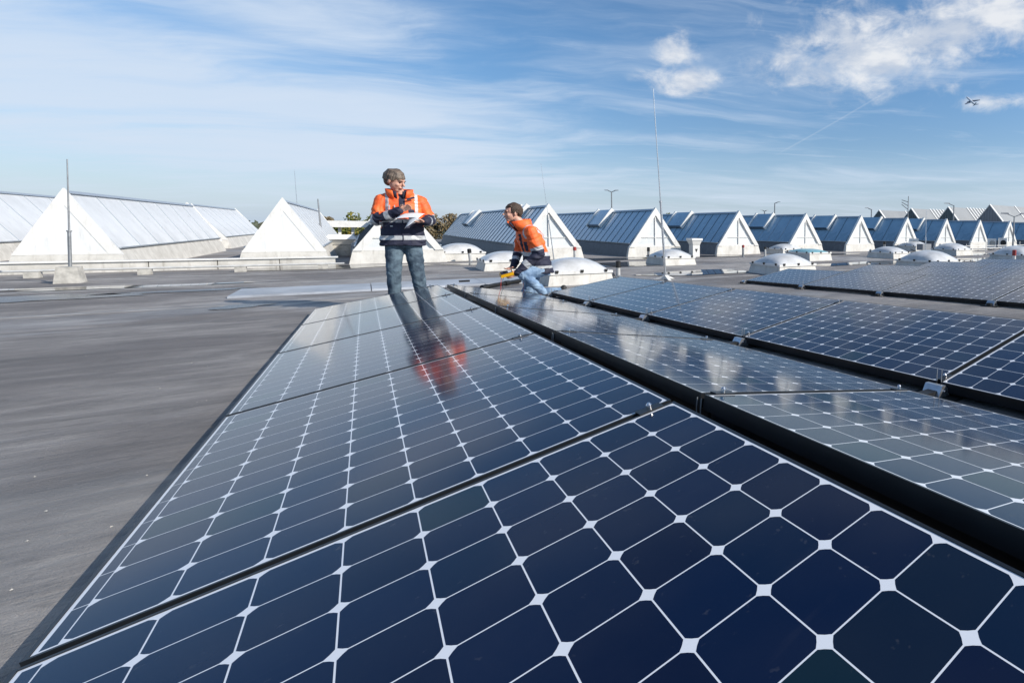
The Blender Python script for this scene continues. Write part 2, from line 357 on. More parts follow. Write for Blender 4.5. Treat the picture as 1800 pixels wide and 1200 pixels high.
def panel_parts(root, width, cols, narrow, single):
    """local: x across (0..width), y along (0..LP), z=0 glass face"""
    fr = MB(); lipw, dep = .0066, .046
    W = width
    for (x0, x1, y0, y1) in ((0, lipw, 0, LP), (W - lipw, W, 0, LP), (lipw, W - lipw, 0, lipw), (lipw, W - lipw, LP - lipw, LP)):
        fr.box(((x0 + x1) / 2, (y0 + y1) / 2, .0012 - dep / 2), (x1 - x0, y1 - y0, dep))
    fr.box((W / 2, lipw + .012, -dep + .001), (W - 2 * lipw, .02, .002)); fr.box((lipw + .012, LP / 2, -dep + .001), (.02, LP - .08, .002)); fr.box((W - lipw - .012, LP / 2, -dep + .001), (.02, LP - .08, .002))
    fr.build('frame', M['frame'], root)
    box_obj('backsheet', (W / 2, LP / 2, -.003), (W - 2 * lipw - .001, LP - 2 * lipw - .001, .005), M['back'], root)
    cells = MB()
    off = width - WP                                     # extra columns lie on the low side of the wide panels
    for j in range(12):
        y = MY + (j + .5) * PC
        for i in range(cols):
            x = (W - MX) - (i + .5) * PC
            if single: c = bpy.data.objects.new('cell', CELL); link(c, root); c.location = (x, y, -.00049)
            else: cells.add([(a + x, b + y, c_ - .00049) for a, b, c_ in v_], f_)
        if narrow:
            x = (W - MX) - cols * PC - .0112
            if single: c = bpy.data.objects.new('cell', CELLN); link(c, root); c.location = (x, y, -.00049)
            else: cells.add([(a + x, b + y, c_ - .00049) for a, b, c_ in v2_], f2_)
    if not single: tag(cells.build('solar_cells', M['cells'], root), kind='stuff')
ORD = ['farthest', 'second from the far end', 'third from the far end', 'fourth from the far end', 'fifth from the far end', 'nearest']
def row(name_desc, ks, origin, tilt, width, cols, narrow, near, grp):
    """origin in the frame of the roof slope; tilt>0 rises to the right"""
    for k in ks:
        root = empty('solar_panel'); o = Vector(origin) + Vector((0, k * (LP + GP), 0))
        root.matrix_world = RL @ Matrix.Translation(o) @ Matrix.Rotation(-tilt, 4, 'Y') @ Matrix.Translation((0, 0, .0))
        n = max(ks) - k
        tag(root, 'dark blue solar panel, %s in the %s' % (ORD[min(n, 5)] if k > min(ks) or len(ks) < 6 else 'nearest', name_desc), 'solar panel', grp)
        panel_parts(root, width, cols, narrow, k in near)
WA = 1.196
ct, st_ = cos(T10), sin(T10)
A0 = (.7112 - WA * ct, 1.3877, -.4642 - WA * st_)
row('leftmost row beside bare roof', range(-2, 4), A0, T10, WA, 9, True, (-2, -1, 0, 1, 2), 'solar panels of the leftmost row')
row('second row, sloping away', range(-2, 4), (.8171, 1.3885, -.4642), -T10, WP, 8, False, (-2, -1, 0, 1), 'solar panels of the second row')
row('third row', range(-2, 4), (2.0848, 1.3915, -.6476), T10, WP, 8, False, (-2, -1, 0, 1, 2), 'solar panels of the third row')
row('row just behind the walkway', range(0, 4), (5.5057, 1.39, -.655), T10, WP, 8, False, (), 'solar panels of the fourth row')
row('second row behind the walkway', range(0, 4), (7.911, 1.39, -.655), T10, WP, 8, False, (), 'solar panels of the fifth row')
row('third row behind the walkway', range(0, 4), (10.316, 1.39, -.655), T10, WP, 8, False, (), 'solar panels of the sixth row')
row('backmost row', range(1, 4), (12.72, 1.39, -.655), T10, WP, 8, False, (), 'solar panels of the backmost row')

# black sheets on the raised edges, the first added to keep the gap dark, black rails, clamps
def Lp(x, y, z): return RL @ Vector((x, y, z))
def strip(name, label, cat, pts_fn, m): pass
def edge_sheet(x, label, y0, y1, zt, xb, zb=-.714):
    t = empty('dark_edge_sheet'); t.matrix_world = RL; tag(t, label, 'wind deflector')
    y = y0
    while y < y1 - .1:
        MB().hexa([(xb, y + .004, zb), (xb + .003, y + .004, zb), (xb + .003, y + 1.57, zb), (xb, y + 1.57, zb), (x, y + .004, zt), (x + .003, y + .004, zt), (x + .003, y + 1.57, zt), (x, y + 1.57, zt)]).build('sheet', M['frame'], t)
        y += LP + GP
edge_sheet(.845, 'black sheet added to darken the gap beside the second row', 1.3885 - 2 * (LP + GP), 7.6, -.53, .835)  # added sheet, keeps sunlight out of the gap between the left rows
edge_sheet(3.10, 'black sheet closing the raised back edge of the third row', 1.39 - 2 * (LP + GP), 7.6, -.53, 3.16)
def rail(y, x0, x1, label):
    t = empty('mounting_rail'); t.matrix_world = RL; tag(t, label, 'mounting rail', 'mounting rails under the panel seams')
    MB().box(((x0 + x1) / 2, y, -.691), (x1 - x0, .05, .03)).build('rail', M['blackpl'], t)
    for x in (x0 + .15, x1 - .15): box_obj('rubber_pad', (x, y, -.7105), (.22, .12, .008), M['blackpl'], t)
names = {-1: 'nearest', 0: 'second nearest', 1: 'third nearest', 2: 'fourth nearest', 3: 'fifth nearest', 4: 'farthest'}
for k in range(-1, 5):
    ys_ = 1.3885 + k * (LP + GP) - GP / 2
    rail(ys_, -.45, 4.2, 'black mounting rail under the %s seam of the left rows' % names[k])
    if k > 0: rail(ys_, 5.4, 14.3, 'black mounting rail under the %s seam of the right rows' % names[k])
def foot(x, y, z, side, label, grp):
    """clamp body on a black pad with two bent wire hooks and a bolt"""
    t = empty('mounting_clamp'); t.matrix_world = RL @ Matrix.Translation((x, y, z)); tag(t, label, 'clamp', grp)
    MB().box((0, 0, -.012), (.13, .20, .010)).build('base_pad', M['blackpl'], t)
    b = MB().prism([(-.045, -.045, 0), (.045, -.045, 0), (.030, -.045, .035), (.012, -.045, .050), (-.012, -.045, .050), (-.032, -.045, .020)], (0, 0, -.006), (0, .09, -.006)); b.build('clamp_body', M['alu'], t)
    MB().tube((0, -.046, .018), (0, -.054, .018), .007, n=6).build('bolt', M['steel'], t)
    hk = MB()
    for s in (-.012, .012): hk.path([(.028, s, .03), (.030, s, .075), (.034 * side + .0, s, .105)], .0022, 6)
    hk.build('wire_hook', M['wires'], t)
for k in range(-1, 5):
    ys_ = 1.3915 + k * (LP + GP) - GP / 2
    foot(2.06, ys_, -.697, 1, 'silver clamp at the low front edge of the third row, %s of six' % names[k], 'clamps along the third row')
    foot(.772, ys_, -.58, 1, 'silver clamp in the gap between the two left rows, %s of six' % names[k], 'clamps in the gap of the left rows')
    if k > 0: foot(5.475, ys_, -.697, 1, 'silver clamp at the low front edge of the fourth row, %s along it' % names[k], 'clamps along the fourth row')
# end clamps with dome nuts standing in the seams
def nut(x, y, z, tilt, label):
    t = empty('seam_clamp'); t.matrix_world = RL @ Matrix.Translation((x, y, z)) @ Matrix.Rotation(-tilt, 4, 'Y'); tag(t, label, 'seam clamp', 'dome nut clamps standing in the panel seams')
    MB().box((0, 0, .003), (.075, .034, .004)).build('clamp_plate', M['frame'], t)
    b = MB().tube((0, 0, .005), (0, 0, .016), .0085, .0085, 10).tube((0, 0, .016), (0, 0, .022), .0085, .004, 10); b.build('dome_nut', M['steel'], t)
for k in range(-1, 5):
    y = 1.3885 + k * (LP + GP) - GP / 2
    nut(.7112 - .075 * ct, y, -.4642 - .075 * st_, T10, 'dome nut at the high end of the %s seam in the leftmost row' % names[k])
    nut(.8171 + .075 * ct, y, -.4642 - .075 * st_, -T10, 'dome nut at the high end of the %s seam in the second row' % names[k])
    nut(.8171 + .985 * ct, y, -.4642 - .985 * st_, -T10, 'dome nut at the low end of the %s seam in the second row' % names[k])
    nut(2.0848 + .055 * ct, y + .003, -.6476 + .055 * st_, T10, 'dome nut at the low end of the %s seam in the third row' % names[k])
    nut(2.0848 + .985 * ct, y + .003, -.6476 + .985 * st_, T10, 'dome nut at the high end of the %s seam in the third row' % names[k])
# cables lying in the black gap
cb = MB(); pts = [Lp(.765 + .012 * sin(i * 1.7), -.9 + i * .23, -.675 + .008 * sin(i * 2.3)) for i in range(38)]
cb.path(pts, .006, 6); tag(cb.build('cable', M['blackpl']), 'black cable lying in the gap between the two left rows', 'cable')

# ------------------------------------------------------------------ dome rooflights
def dome(name_label, x0, x1, y0, y1, h=.30, rise=.24, grp='opal dome rooflights', nclamp=3, yaw=0.0, tint=None):
    cx, cy = (x0 + x1) / 2, (y0 + y1) / 2; a, b = (x1 - x0) / 2, (y1 - y0) / 2
    t = empty('dome_rooflight', (cx, cy, roofz(cx, cy)), yaw); tag(t, name_label, 'rooflight', grp)
    k = .92; hh = h * .64
    MB().hexa([(-a, -b, -.02), (a, -b, -.02), (a, b, -.02), (-a, b, -.02), (-a * k, -b * k, hh), (a * k, -b * k, hh), (a * k, b * k, hh), (-a * k, b * k, hh)]).build('curb', M['whitecurb'], t)
    MB().box((0, 0, hh + .028), (2 * a * k + .05, 2 * b * k + .05, .05)).build('rim', M['white'], t)
    n = 20; mb = MB(); P = []; A, B = a * k - .01, b * k - .01
    for j in range(n + 1):
        for i in range(n + 1):
            u, v = -1 + 2 * i / n, -1 + 2 * j / n
            z = rise * .86 * ((1 - abs(u) ** 2.3) * (1 - abs(v) ** 2.3)) ** .72
            P.append((u * A, v * B, hh + .053 + z))
    mb.add(P, [(j * (n + 1) + i, j * (n + 1) + i + 1, (j + 1) * (n + 1) + i + 1, (j + 1) * (n + 1) + i) for j in range(n) for i in range(n)], 0, True)
    mb.build('dome', tint or M['acryl'], t)
    for s in range(nclamp):
        f = -.8 + 1.6 * s / (nclamp - 1)
        for (X_, Y_, ax) in ((f * a * k, -b * k - .028, 0), (-a * k - .028, f * b * k, 1)):
            c = MB().box((X_, Y_, hh + .045), (.05, .022, .035) if ax == 0 else (.022, .05, .035))
            c.tube((X_ - (.03 if ax == 0 else 0), Y_ - (.03 if ax else 0), hh + .065), (X_ + (.03 if ax == 0 else 0), Y_ + (.03 if ax else 0), hh + .065), .017, n=8).build('catch', M['blackpl'], t)
    return t
dome('wide white dome rooflight behind the standing man, beside a black-capped pipe', 1.72, 3.05, 18.2, 19.5, .34, .30)
dome('white dome rooflight left of the kneeling man above his yellow meter', 2.24, 3.44, 13.85, 15.05)
dome('large white dome rooflight right behind the kneeling man', 2.60, 3.85, 9.75, 11.0, .32, .27)
dome('white dome rooflight behind the tall lightning rod', 6.80, 7.85, 13.45, 14.75)
dome('white dome rooflight touching the far corner of the fourth panel row', 7.62, 8.85, 9.25, 10.5, .32, .27)
dome('white dome rooflight between the gables, behind the open hatch', 14.1, 15.35, 16.9, 18.1)
dome('low white rooflight hatch with a teal tinted dome', 12.05, 13.15, 13.0, 14.4, .38, .13, tint=M['greencrown'])
dome('small white dome rooflight trailing a cable to the wet roof', 16.0, 17.1, 12.55, 13.9)
dome('large white dome rooflight just behind the sixth panel row', 11.55, 12.9, 7.75, 9.05, .40, .30)
dome('distant white dome rooflight in front of the sixth gable', 23.0, 24.4, 16.6, 18.0, .36, .30)
dome('distant white dome rooflight with a grey box behind it', 20.7, 22.1, 12.8, 14.2, .36, .30)
dome('white dome rooflight at the right edge behind the red-capped pipe', 18.6, 20.2, 8.75, 10.2, .34, .36)

# ------------------------------------------------------------------ gabled skylights
GY = 18.0
M['panew'] = mat('milky_glazing', (.72, .73, .73), .4, 0, .05, 1.0, streak=.35)
def skylight(label, x, y1, hw=1.05, zr=1.76, za=.36, clad='clad', panels=True, pitch=.62, vent=None, vdark=True, y0=GY):
    t = empty('gabled_skylight', (x, y0, 0)); tag(t, label, 'skylight', 'gabled skylights in a line across the roof')
    L = y1 - y0; ez = .50; ex = hw - .08
    # curb: white in front, sides coloured dark for the shade on them
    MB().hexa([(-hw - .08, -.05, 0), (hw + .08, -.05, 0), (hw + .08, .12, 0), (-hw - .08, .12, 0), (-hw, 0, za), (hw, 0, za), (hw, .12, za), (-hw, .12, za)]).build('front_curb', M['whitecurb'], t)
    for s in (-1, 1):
        MB().hexa([(s * (ex + .17), .125, 0), (s * (ex + .02), .125, 0), (s * (ex + .02), L, 0), (s * (ex + .17), L, 0), (s * (ex - .005), .125, ez - .02), (s * (ex - .06), .125, ez - .02), (s * (ex - .06), L, ez - .02), (s * (ex - .005), L, ez - .02)]).build('side_curb', M['curbshade'] if clad == 'clad' else M['whitecurb'], t)
        MB().box((s * (ex + .01), L / 2 + .06, ez - .005), (.07, L - .12, .028)).build('eaves_gutter', M['rib'], t)
    # gable: raking boards, bottom rail, mullion and panes behind
    zp = zr + .09; bw = .17
    def gy(zz): return hw * (zp - zz) / (zp - za)
    for s in (-1, 1):
        dirv = Vector((s * hw, 0, za - zp)).normalized(); nrm = Vector((-dirv.z * s, 0, dirv.x * s)); nrm = nrm if nrm.z < 0 else -nrm
        P0 = Vector((0, 0, zp)); P1 = Vector((s * hw, 0, za)); inner0 = Vector((0, 0, zp - bw / abs(nrm.z) )); 
        inner1 = Vector((s * (hw - bw / abs(nrm.x)), 0, za))
        MB().prism([P0, P1, inner1, inner0], (0, -.03 if clad == 'clad' else -.008, 0), (0, .10, 0)).build('raking_board', M['white'], t)
    zi = zp - bw / abs(Vector((hw, 0, za - zp)).normalized().x); wi = hw - bw / abs(Vector((hw, 0, za - zp)).normalized().z)
    MB().box((0, .03, za + .025), (2 * hw - .02, .07, .05)).build('bottom_rail', M['white'], t)
    if clad == 'clad': MB().box((0, .03, (zi + za) / 2), (.035, .05, zi - za - .12)).build('mullion', M['white'], t)
    PM, yp = (M['pane'], .048) if clad == 'clad' else (M['panew'], .0)
    zm = za + .30 * (zi - za)
    def xi(z): return wi * (zi - z) / (zi - za)
    MB().box((0, .032, zm), (2 * xi(zm), .03, .02)).build('transom', M['white'], t)
    for s in (-1, 1):
        MB().prism([(0, 0, za + .05), (s * (xi(za + .05) + .02), 0, za + .05), (s * (xi(zm) + .02), 0, zm), (0, 0, zm)], (0, yp, 0), (0, yp + .012, 0)).build('pane', PM, t)
        MB().prism([(0, 0, zm), (s * (xi(zm) + .02), 0, zm), (0, 0, zi)], (0, yp, 0), (0, yp + .012, 0)).build('pane', PM, t)
    # far gable
    MB().prism([(0, 0, zp), (hw, 0, za), (-hw, 0, za)], (0, L - .03, 0), (0, L + .05, 0)).build('far_gable', M['white'], t)
    # slopes
    nb = max(1, round(L / pitch)); p = (L - .14) / nb
    for s in (-1, 1):
        sl_ = Vector((s * ex, 0, ez)) ; rr = Vector((0, 0, zr))
        nn_ = Vector((rr.z - sl_.z, 0, s * ex)).normalized(); nn_ = Vector((s * abs(nn_.x), 0, abs(nn_.z)))
        def bay(a, b, th, lift, m, nm, f0=0.0, f1=1.0):
            q0 = sl_.lerp(rr, f0) + nn_ * lift; q1 = sl_.lerp(rr, f1) + nn_ * lift
            P = [q0 + Vector((0, a, 0)), q0 + Vector((0, b, 0)), q1 + Vector((0, b, 0)), q1 + Vector((0, a, 0))]
            return MB().hexa([Vector(v) - nn_ * th for v in P] + P)
        if s == -1 and panels or (s == 1 and clad == 'cladp'):
            me = None
            for i in range(nb):
                if me is None:
                    o = bay(0, p - .012, .03, 0, None, '').build('cladding_panel', M[clad], t); me = o.data
                else: o = bpy.data.objects.new('cladding_panel', me); link(o, t)
                o.location = (0, .11 + i * p, 0)
        else: bay(.11, L - .03, .03, 0, None, '').build('cladding_sheet', M[clad], t)
        rb = MB()
        for i in range(nb + 1):
            y = .11 + i * p - .006
            rw_ = .012 if x < 6 else .008; q = bay(y - rw_, y + rw_, .02, .012, None, ''); rb.add(q.v, q.f)
        tag(rb.build('standing_ribs', M['ribdark' if (clad == 'clad' and vdark) else 'rib'], t), kind='stuff')
        if vent and s == -1:
            for (va, vb) in vent:
                va -= y0; vb -= y0
                v0 = bay(va, vb, .10, .12, None, '', .50, 1.02).build('roof_vent', M[clad], t)
                for y in (va, vb):
                    bay(y - .05, y + .05, .16, .17, None, '', .44, 1.05).build('cheek', M['white'], v0)
                bay(va + .05, vb - .05, .13, .118, None, '', .455, .498).build('vent_sill', M['ribdark'], v0)
    MB().prism([(-.06, 0, zr - .02), (0, 0, zr + .045), (.06, 0, zr - .02)], (0, .12, 0), (0, L, 0)).build('ridge_cap', M['rib'], t)
    return t
YE = 37.5
skylight('gabled skylight right behind the standing man', .80, YE, hw=1.06, vent=[(25.5, 27.5), (32, 34)])
skylight('gabled skylight right behind the kneeling man, nearest white gable', 4.87, YE, vent=[(30.5, 32.4), (20.6, 21.4)])
skylight('gabled skylight whose white gable stands behind the tall lightning rod', 8.72, YE, vent=[(22.2, 23.8)], vdark=True)
skylight('gabled skylight right of the white ventilation cowl', 12.56, YE, vent=[(21.9, 23.5)])
skylight('gabled skylight behind the teal dome hatch', 16.40, YE, vdark=False, vent=[(20.4, 21.8)], pitch=.8)
skylight('gabled skylight with the pale air conditioner at its foot', 20.22, YE, vent=[(19.8, 21.4)], pitch=.8)
skylight('gabled skylight fifth right of the tall lightning rod', 24.06, YE, vent=[(19.8, 21.4)], pitch=.9)
skylight('gabled skylight below the second far shed gable', 27.9, YE, vent=[(19.6, 21.2)], pitch=.9)
skylight('gabled skylight with air conditioners in front, near the right edge', 31.7, YE, pitch=1.1)
skylight('gabled skylight at the right edge behind the double floodlight', 35.6, YE, pitch=1.1)
skylight('gabled skylight cut by the right edge of the picture', 39.5, YE, panels=False, pitch=1.1)
skylight('narrow pale gabled skylight left of the standing man, second white gable', -1.60, 31, hw=.80, clad='cladp', zr=1.66, pitch=1.0)
skylight('narrow pale gabled skylight behind the leftmost lightning rod', -5.03, 28.5, hw=.74, clad='cladp', zr=1.70, pitch=1.6)
skylight('pale gabled skylight cut by the left edge of the picture', -8.7, 31.5, hw=1.0, clad='cladp', zr=1.92, pitch=1.6)
skylight('pale skylight slope seen between the two left gables', -5.6, 41, hw=1.1, clad='cladp', zr=1.80, pitch=1.6, y0=31.0)
# white kerb wall with posts in front of the left skylights
t = empty('kerb_wall', (0, 17.45, 0)); tag(t, 'low white kerb wall with joints below the left skylights', 'kerb wall')
for i in range(10):
    a = -11.2 + i * 1.06
    MB().box((a + .53, 0, .11), (1.045, .16, .22)).build('wall_block', M['whitecurb'], t)
MB().box((-5.9, -.01, .235), (10.7, .22, .03)).build('coping', M['white'], t)
t = empty('pipe_run', (0, 16.3, 0)); tag(t, 'thin pale pipe on small blocks in front of the left kerb wall', 'pipe')
MB().tube((-11, 0, .13), (-.4, 0, .13), .022).build('pipe', M['pvc'], t)
for i in range(8): MB().box((-10.6 + i * 1.4, 0, .055), (.18, .16, .11)).build('support_block', M['concrete'], t)

# canopy building between the second skylight and the standing man
t = empty('canopy', (0, 0, 0)); tag(t, 'flat white canopy on posts left of the standing man', 'canopy')
MB().box((-.45, 36.0, 1.08), (2.5, 1.2, .34)).build('roof_slab', M['white'], t)
for x in (-1.5, -1.0, -.45, .1, .6): MB().box((x, 35.8, .70), (.13, .13, .42)).build('post', M['white'], t)
MB().box((-.45, 35.7, .39), (2.5, .2, .18)).build('sill_beam', M['whitecurb'], t)
t = empty('ventilation_hood', (-.62, 23.0, 0)); tag(t, 'stacked white ventilation hood left of the standing man', 'ventilator')
MB().box((0, 0, .18), (.5, .5, .36)).build('base', M['concrete'], t)
MB().hexa([(-.25, -.25, .38), (.25, -.25, .38), (.25, .25, .38), (-.25, .25, .38), (-.40, -.40, .56), (.40, -.40, .56), (.40, .40, .56), (-.40, .40, .56)]).build('flare', M['white'], t)
MB().hexa([(-.44, -.44, .57), (.44, -.44, .57), (.44, .44, .57), (-.44, .44, .57), (-.32, -.32, .72), (.32, -.32, .72), (.32, .32, .72), (-.32, .32, .72)]).build('cap', M['white'], t)
# white cowl
t = empty('ventilation_cowl', (10.0, 17.3, 0)); tag(t, 'square white ventilation cowl with flared top between two gables', 'ventilator')
MB().box((0, 0, .22), (.30, .30, .44)).build('shaft', M['white'], t)
MB().hexa([(-.15, -.15, .445), (.15, -.15, .445), (.15, .15, .445), (-.15, .15, .445), (-.21, -.21, .62), (.21, -.21, .62), (.21, .21, .62), (-.21, .21, .62)]).build('flare', M['white'], t)
MB().box((0, 0, .66), (.46, .46, .075)).build('cap', M['white'], t)
MB().prism([(-.06, 0, .30), (.06, 0, .30), (0, 0, .17)], (0, -.158, 0), (0, -.152, 0)).build('warning_mark', M['blackpl'], t)

# ------------------------------------------------------------------ pipes, air conditioners, hoses
def pipe(label, x, y, h, r, cap, body='pvc', lean=0.0, caph=.28):
    t = empty('vent_pipe', (x, y, roofz(x, y))); t.rotation_euler = (0, lean, 0); tag(t, label, 'vent pipe', 'vent pipes standing on the roof')
    MB().tube((0, 0, 0), (0, 0, h * (1 - caph)), r, n=14).build('tube', M[body], t)
    MB().tube((0, 0, h * (1 - caph) - .002), (0, 0, h), r * 1.22, n=14).tube((0, 0, h), (0, 0, h + .012), r * 1.22, r * .7, 14).build('cap', M[cap], t)
    MB().tube((0, 0, 0), (0, 0, .025), r * 1.8, r * 1.1, 14).build('flange', M['wires'], t)
pipe('grey vent pipe with black cap at the far corner of the third panel row', 4.49, 11.16, .33, .045, 'blackpl', caph=.42)
pipe('slim dark-capped pipe left of the dome behind the tall rod', 7.42, 15.85, .43, .04, 'blackpl', 'wires')
pipe('thin rusty pipe standing before the gable right of the cowl', 11.47, 16.14, .46, .04, 'brick', 'wires', caph=.2)
pipe('slim white pipe with black cap beside a far dome', 12.01, 15.45, .41, .038, 'blackpl', caph=.2)
pipe('red-capped grey pipe at the foot of the nearest white gable', 5.51, 19.0 - 1.6, .41, .045, 'brick', caph=.25)
pipe('red-capped grey pipe right of the nearest white gable', 8.0, 23.9, .46, .055, 'brick', caph=.35)
pipe('leaning white pipe with black cap left of the kneeling man', 2.52, 17.75, .38, .045, 'blackpl', lean=-.08, caph=.3)
pipe('red-capped white pipe in front of the rightmost dome', 17.5, 8.65, .47, .055, 'brick', 'white', caph=.38)
pipe('short dark pipe left of the pale air conditioner', 21.4, 18.0 - .6, .50, .06, 'blackpl', 'wires')
def ac(label, x, y, yaw, dark, w=.46, h=.56):
    t = empty('air_conditioner', (x, y, 0), yaw); tag(t, label, 'air conditioner', 'outdoor air conditioner units')
    for s in (-.16, .16): MB().box((s, 0, .05), (.06, .34, .10)).build('foot', M['wires'], t)
    MB().box((0, 0, .10 + h / 2), (w, .32, h)).build('casing', M['white'], t)
    P = [(.02 + .17 * cos(2 * pi * i / 20), -.17, .10 + h / 2 + .17 * sin(2 * pi * i / 20)) for i in range(20)]
    MB().prism(P, (0, 0, 0), (0, .008, 0)).build('fan_grille', M['blackpl'] if dark else M['concrete'], t)
ac('pale air conditioner before the sixth white gable', 23.6, 17.2, -.9, False, .5, .56)
ac('white air conditioner right of the distant domes', 30.3, 16.4, -.9, False)
ac('white air conditioner with a black fan, rightmost of the three', 31.6, 16.4, -.9, True, .44, .60)
t = empty('cable_tray'); tag(t, 'jumble of thin posts and rails before the right air conditioners', 'cable tray')
for i in range(9): MB().tube((24.5 + i * 1.5, 15.2 + .3 * (i % 2), 0), (24.5 + i * 1.5, 15.2 + .3 * (i % 2), .30 + .1 * (i % 3)), .02, n=6).build('post', M['white'], t)
MB().box((30.5, 15.35, .16), (12.5, .06, .035)).box((30.5, 15.6, .28), (12.5, .05, .03)).build('rail', M['white'], t)
o = MB().box((21.7, 15.2, .30), (.70, .35, .30)).build('grey_box', M['shedgrey']); tag(o, 'small grey box behind the distant dome, beside a white drum', 'box')
o = MB().tube((22.6, 14.9, .33), (23.3, 14.6, .33), .13, n=14).build('drum', M['white']); tag(o, 'white horizontal drum behind the distant dome', 'drum')
# black hose on the roof beside the kneeling man
hs = MB(); hs.path([(1.62, 9.95, .04), (1.80, 10.12, .045), (2.10, 10.40, .05), (2.32, 10.62, .05)], .036, 10)
hs.tube((1.56, 9.90, .035), (1.66, 9.98, .04), .045, n=10).tube((2.0, 10.30, .05), (2.08, 10.37, .05), .045, n=10)
tag(hs.build('hose', M['blackpl']), 'thick black tube lying on the roof left of the kneeling man', 'tube')
hs = MB(); hs.path([(3.9, 10.2, .02), (4.0, 10.5, .05), (4.15, 10.6, .02), (4.25, 10.9, .05), (4.36, 11.05, .02), (4.42, 11.3, .06), (4.38, 11.45, .12)], .014, 6)
tag(hs.build('cable', M['blackpl']), 'short black cable looping between the large dome and the black-capped pipe', 'cable')
hs = MB(); hs.path([(17.1, 12.6, .36), (17.25, 12.3, .22), (17.5, 11.9, .06), (17.8, 11.7, .02), (18.6, 11.5, .02)], .016, 6)
tag(hs.build('cable', M['blackpl']), 'black cable hanging from the small far dome to the roof', 'cable')
o = MB().box((1.35, 10.25, .13), (.16, .06, .03)).build('cable_clip', M['blackpl']); tag(o, 'small black clip on the pale upstand between the two men', 'clip')
# debris bits on the felt
for i in range(5): pass
deb = MB()
for i in range(420):
    x = random.uniform(-5, 0.0) if i % 2 else random.uniform(-6, 16); y = random.uniform(1.5, 8) if i % 2 else random.uniform(9, 16)
    if i % 2 and x > -.50: x -= .5
    r = random.uniform(.0015, .0045); z = roofz(x, y)
    a = random.uniform(0, 6); deb.add([(x + r * cos(a), y + r * sin(a), z + .001), (x + r * cos(a + 2), y + r * sin(a + 2), z + .001), (x + r * .8 * cos(a + 4), y + r * sin(a + 4), z + .001), (x, y, z + r * .9)], [(0, 1, 3), (1, 2, 3), (2, 0, 3)])
tag(deb.build('grit', M['concrete'], None), 'loose pale grit and leaf crumbs scattered on the roof felt', 'grit', kind='stuff')

# ------------------------------------------------------------------ rods, lamps
def rod(label, base, top, r0=.011, r1=.006, block=None, plate=False, dark=False):
    b = Vector(base); tp = Vector(top); t = empty('lightning_rod', b); tag(t, label, 'lightning rod', 'lightning rods')
    m = M['wires'] if dark else M['alu']
    d = tp - b; mid = d * .42
    MB().tube((0, 0, 0), mid, r0, r0, 10).build('lower_rod', m, t); MB().tube(mid, d, r1, r1 * .6, 8).build('upper_rod', m, t)
    MB().tube(mid * .985, mid * 1.012, r0 * 1.5, n=8).build('coupling', m, t)
    if block:
        bl = MB().hexa([(-block, -block, 0), (block, -block, 0), (block, block, 0), (-block, block, 0), (-block * .78, -block * .78, block * 1.9), (block * .78, -block * .78, block * 1.9), (block * .78, block * .78, block * 1.9), (-block * .78, block * .78, block * 1.9)]); bl.build('concrete_block', M['concrete'], t)
    if plate:
        for k in range(3):
            a = k * 2.1 + .4; MB().prism([(0, 0, .10), (.26 * cos(a), .26 * sin(a), .0), (.26 * cos(a), .26 * sin(a), -.0), (0, 0, .02)], (-sin(a) * .03, cos(a) * .03, .01), (sin(a) * .03, -cos(a) * .03, .01)).build('leg', M['white'], t)
    return t
rod('tall thin lightning rod leaning left, right of the kneeling man', (4.98, 9.81, 0), (4.70, 9.78, 3.88), .023, .014, plate=True)
rod('lightning rod on a pale concrete block at the left edge', (-4.12, 14.71, 0), (-4.06, 14.80, 2.17), .022, .013, block=.15, dark=True)
rod('faint thin lightning rod right of the second white gable', (-1.59, 21.9, 0), (-1.63, 21.9, 2.75), .018, .009)
rod('thin lightning rod rising behind the kneeling man', (4.79, 17.2, 0), (4.45, 17.2, 3.05), .016, .007)
rod('short thin lightning rod before the seventh gable', (18.41, 12.81, 0), (18.42, 12.85, 1.92), .020, .012)
rod('short thick dark rod left of the pale canopy', (-1.15, 24.0, 0), (-1.22, 24.0, 1.95), .05, .03, dark=True)
def lamp(label, x, y, h, heads, r=.09, base=-8.0, sc=1.0, dark=False):
    t = empty('street_lamp', (x, y, base)); tag(t, label, 'lamp post', 'lamp posts beyond the roof'); hh = h - base
    MB().tube((0, 0, 0), (0, 0, hh), r * 1.3, r * .7, 10).build('pole', M['wires'], t)
    for s in heads:
        MB().tube((0, 0, hh - .1 * sc), (s * .9 * sc * cr_.x, s * .9 * sc * cr_.y, hh + .25 * sc), r * .5, n=6).build('arm', M['wires'], t)
        c = Vector((s * 1.35 * sc * cr_.x, s * 1.35 * sc * cr_.y, hh + .33 * sc)); a = cr_.normalized() * s
        MB().hexa([c - a * .55 * sc + Vector((-.15 * sc, -.15 * sc, -.09 * sc)), c + a * .55 * sc + Vector((-.1, -.1, -.02)) * sc, c + a * .55 * sc + Vector((.1, .1, -.02)) * sc, c - a * .55 * sc + Vector((.15, .15, -.09)) * sc,
                   c - a * .45 * sc + Vector((-.12, -.12, .12)) * sc, c + a * .45 * sc + Vector((-.08, -.08, .12)) * sc, c + a * .45 * sc + Vector((.08, .08, .12)) * sc, c - a * .45 * sc + Vector((.12, .12, .12)) * sc]).build('lamp_head', M['shedgrey'] if dark else M['pvc'], t)
def on(x, y, dep):                                       # a spot at a given distance in a given direction
    d = cf_ + cr_ * ((x - 1347.05) / 905.43) - cu_ * ((y - 471.54) / 905.43); return Vector((0, 0, H)) + d * dep
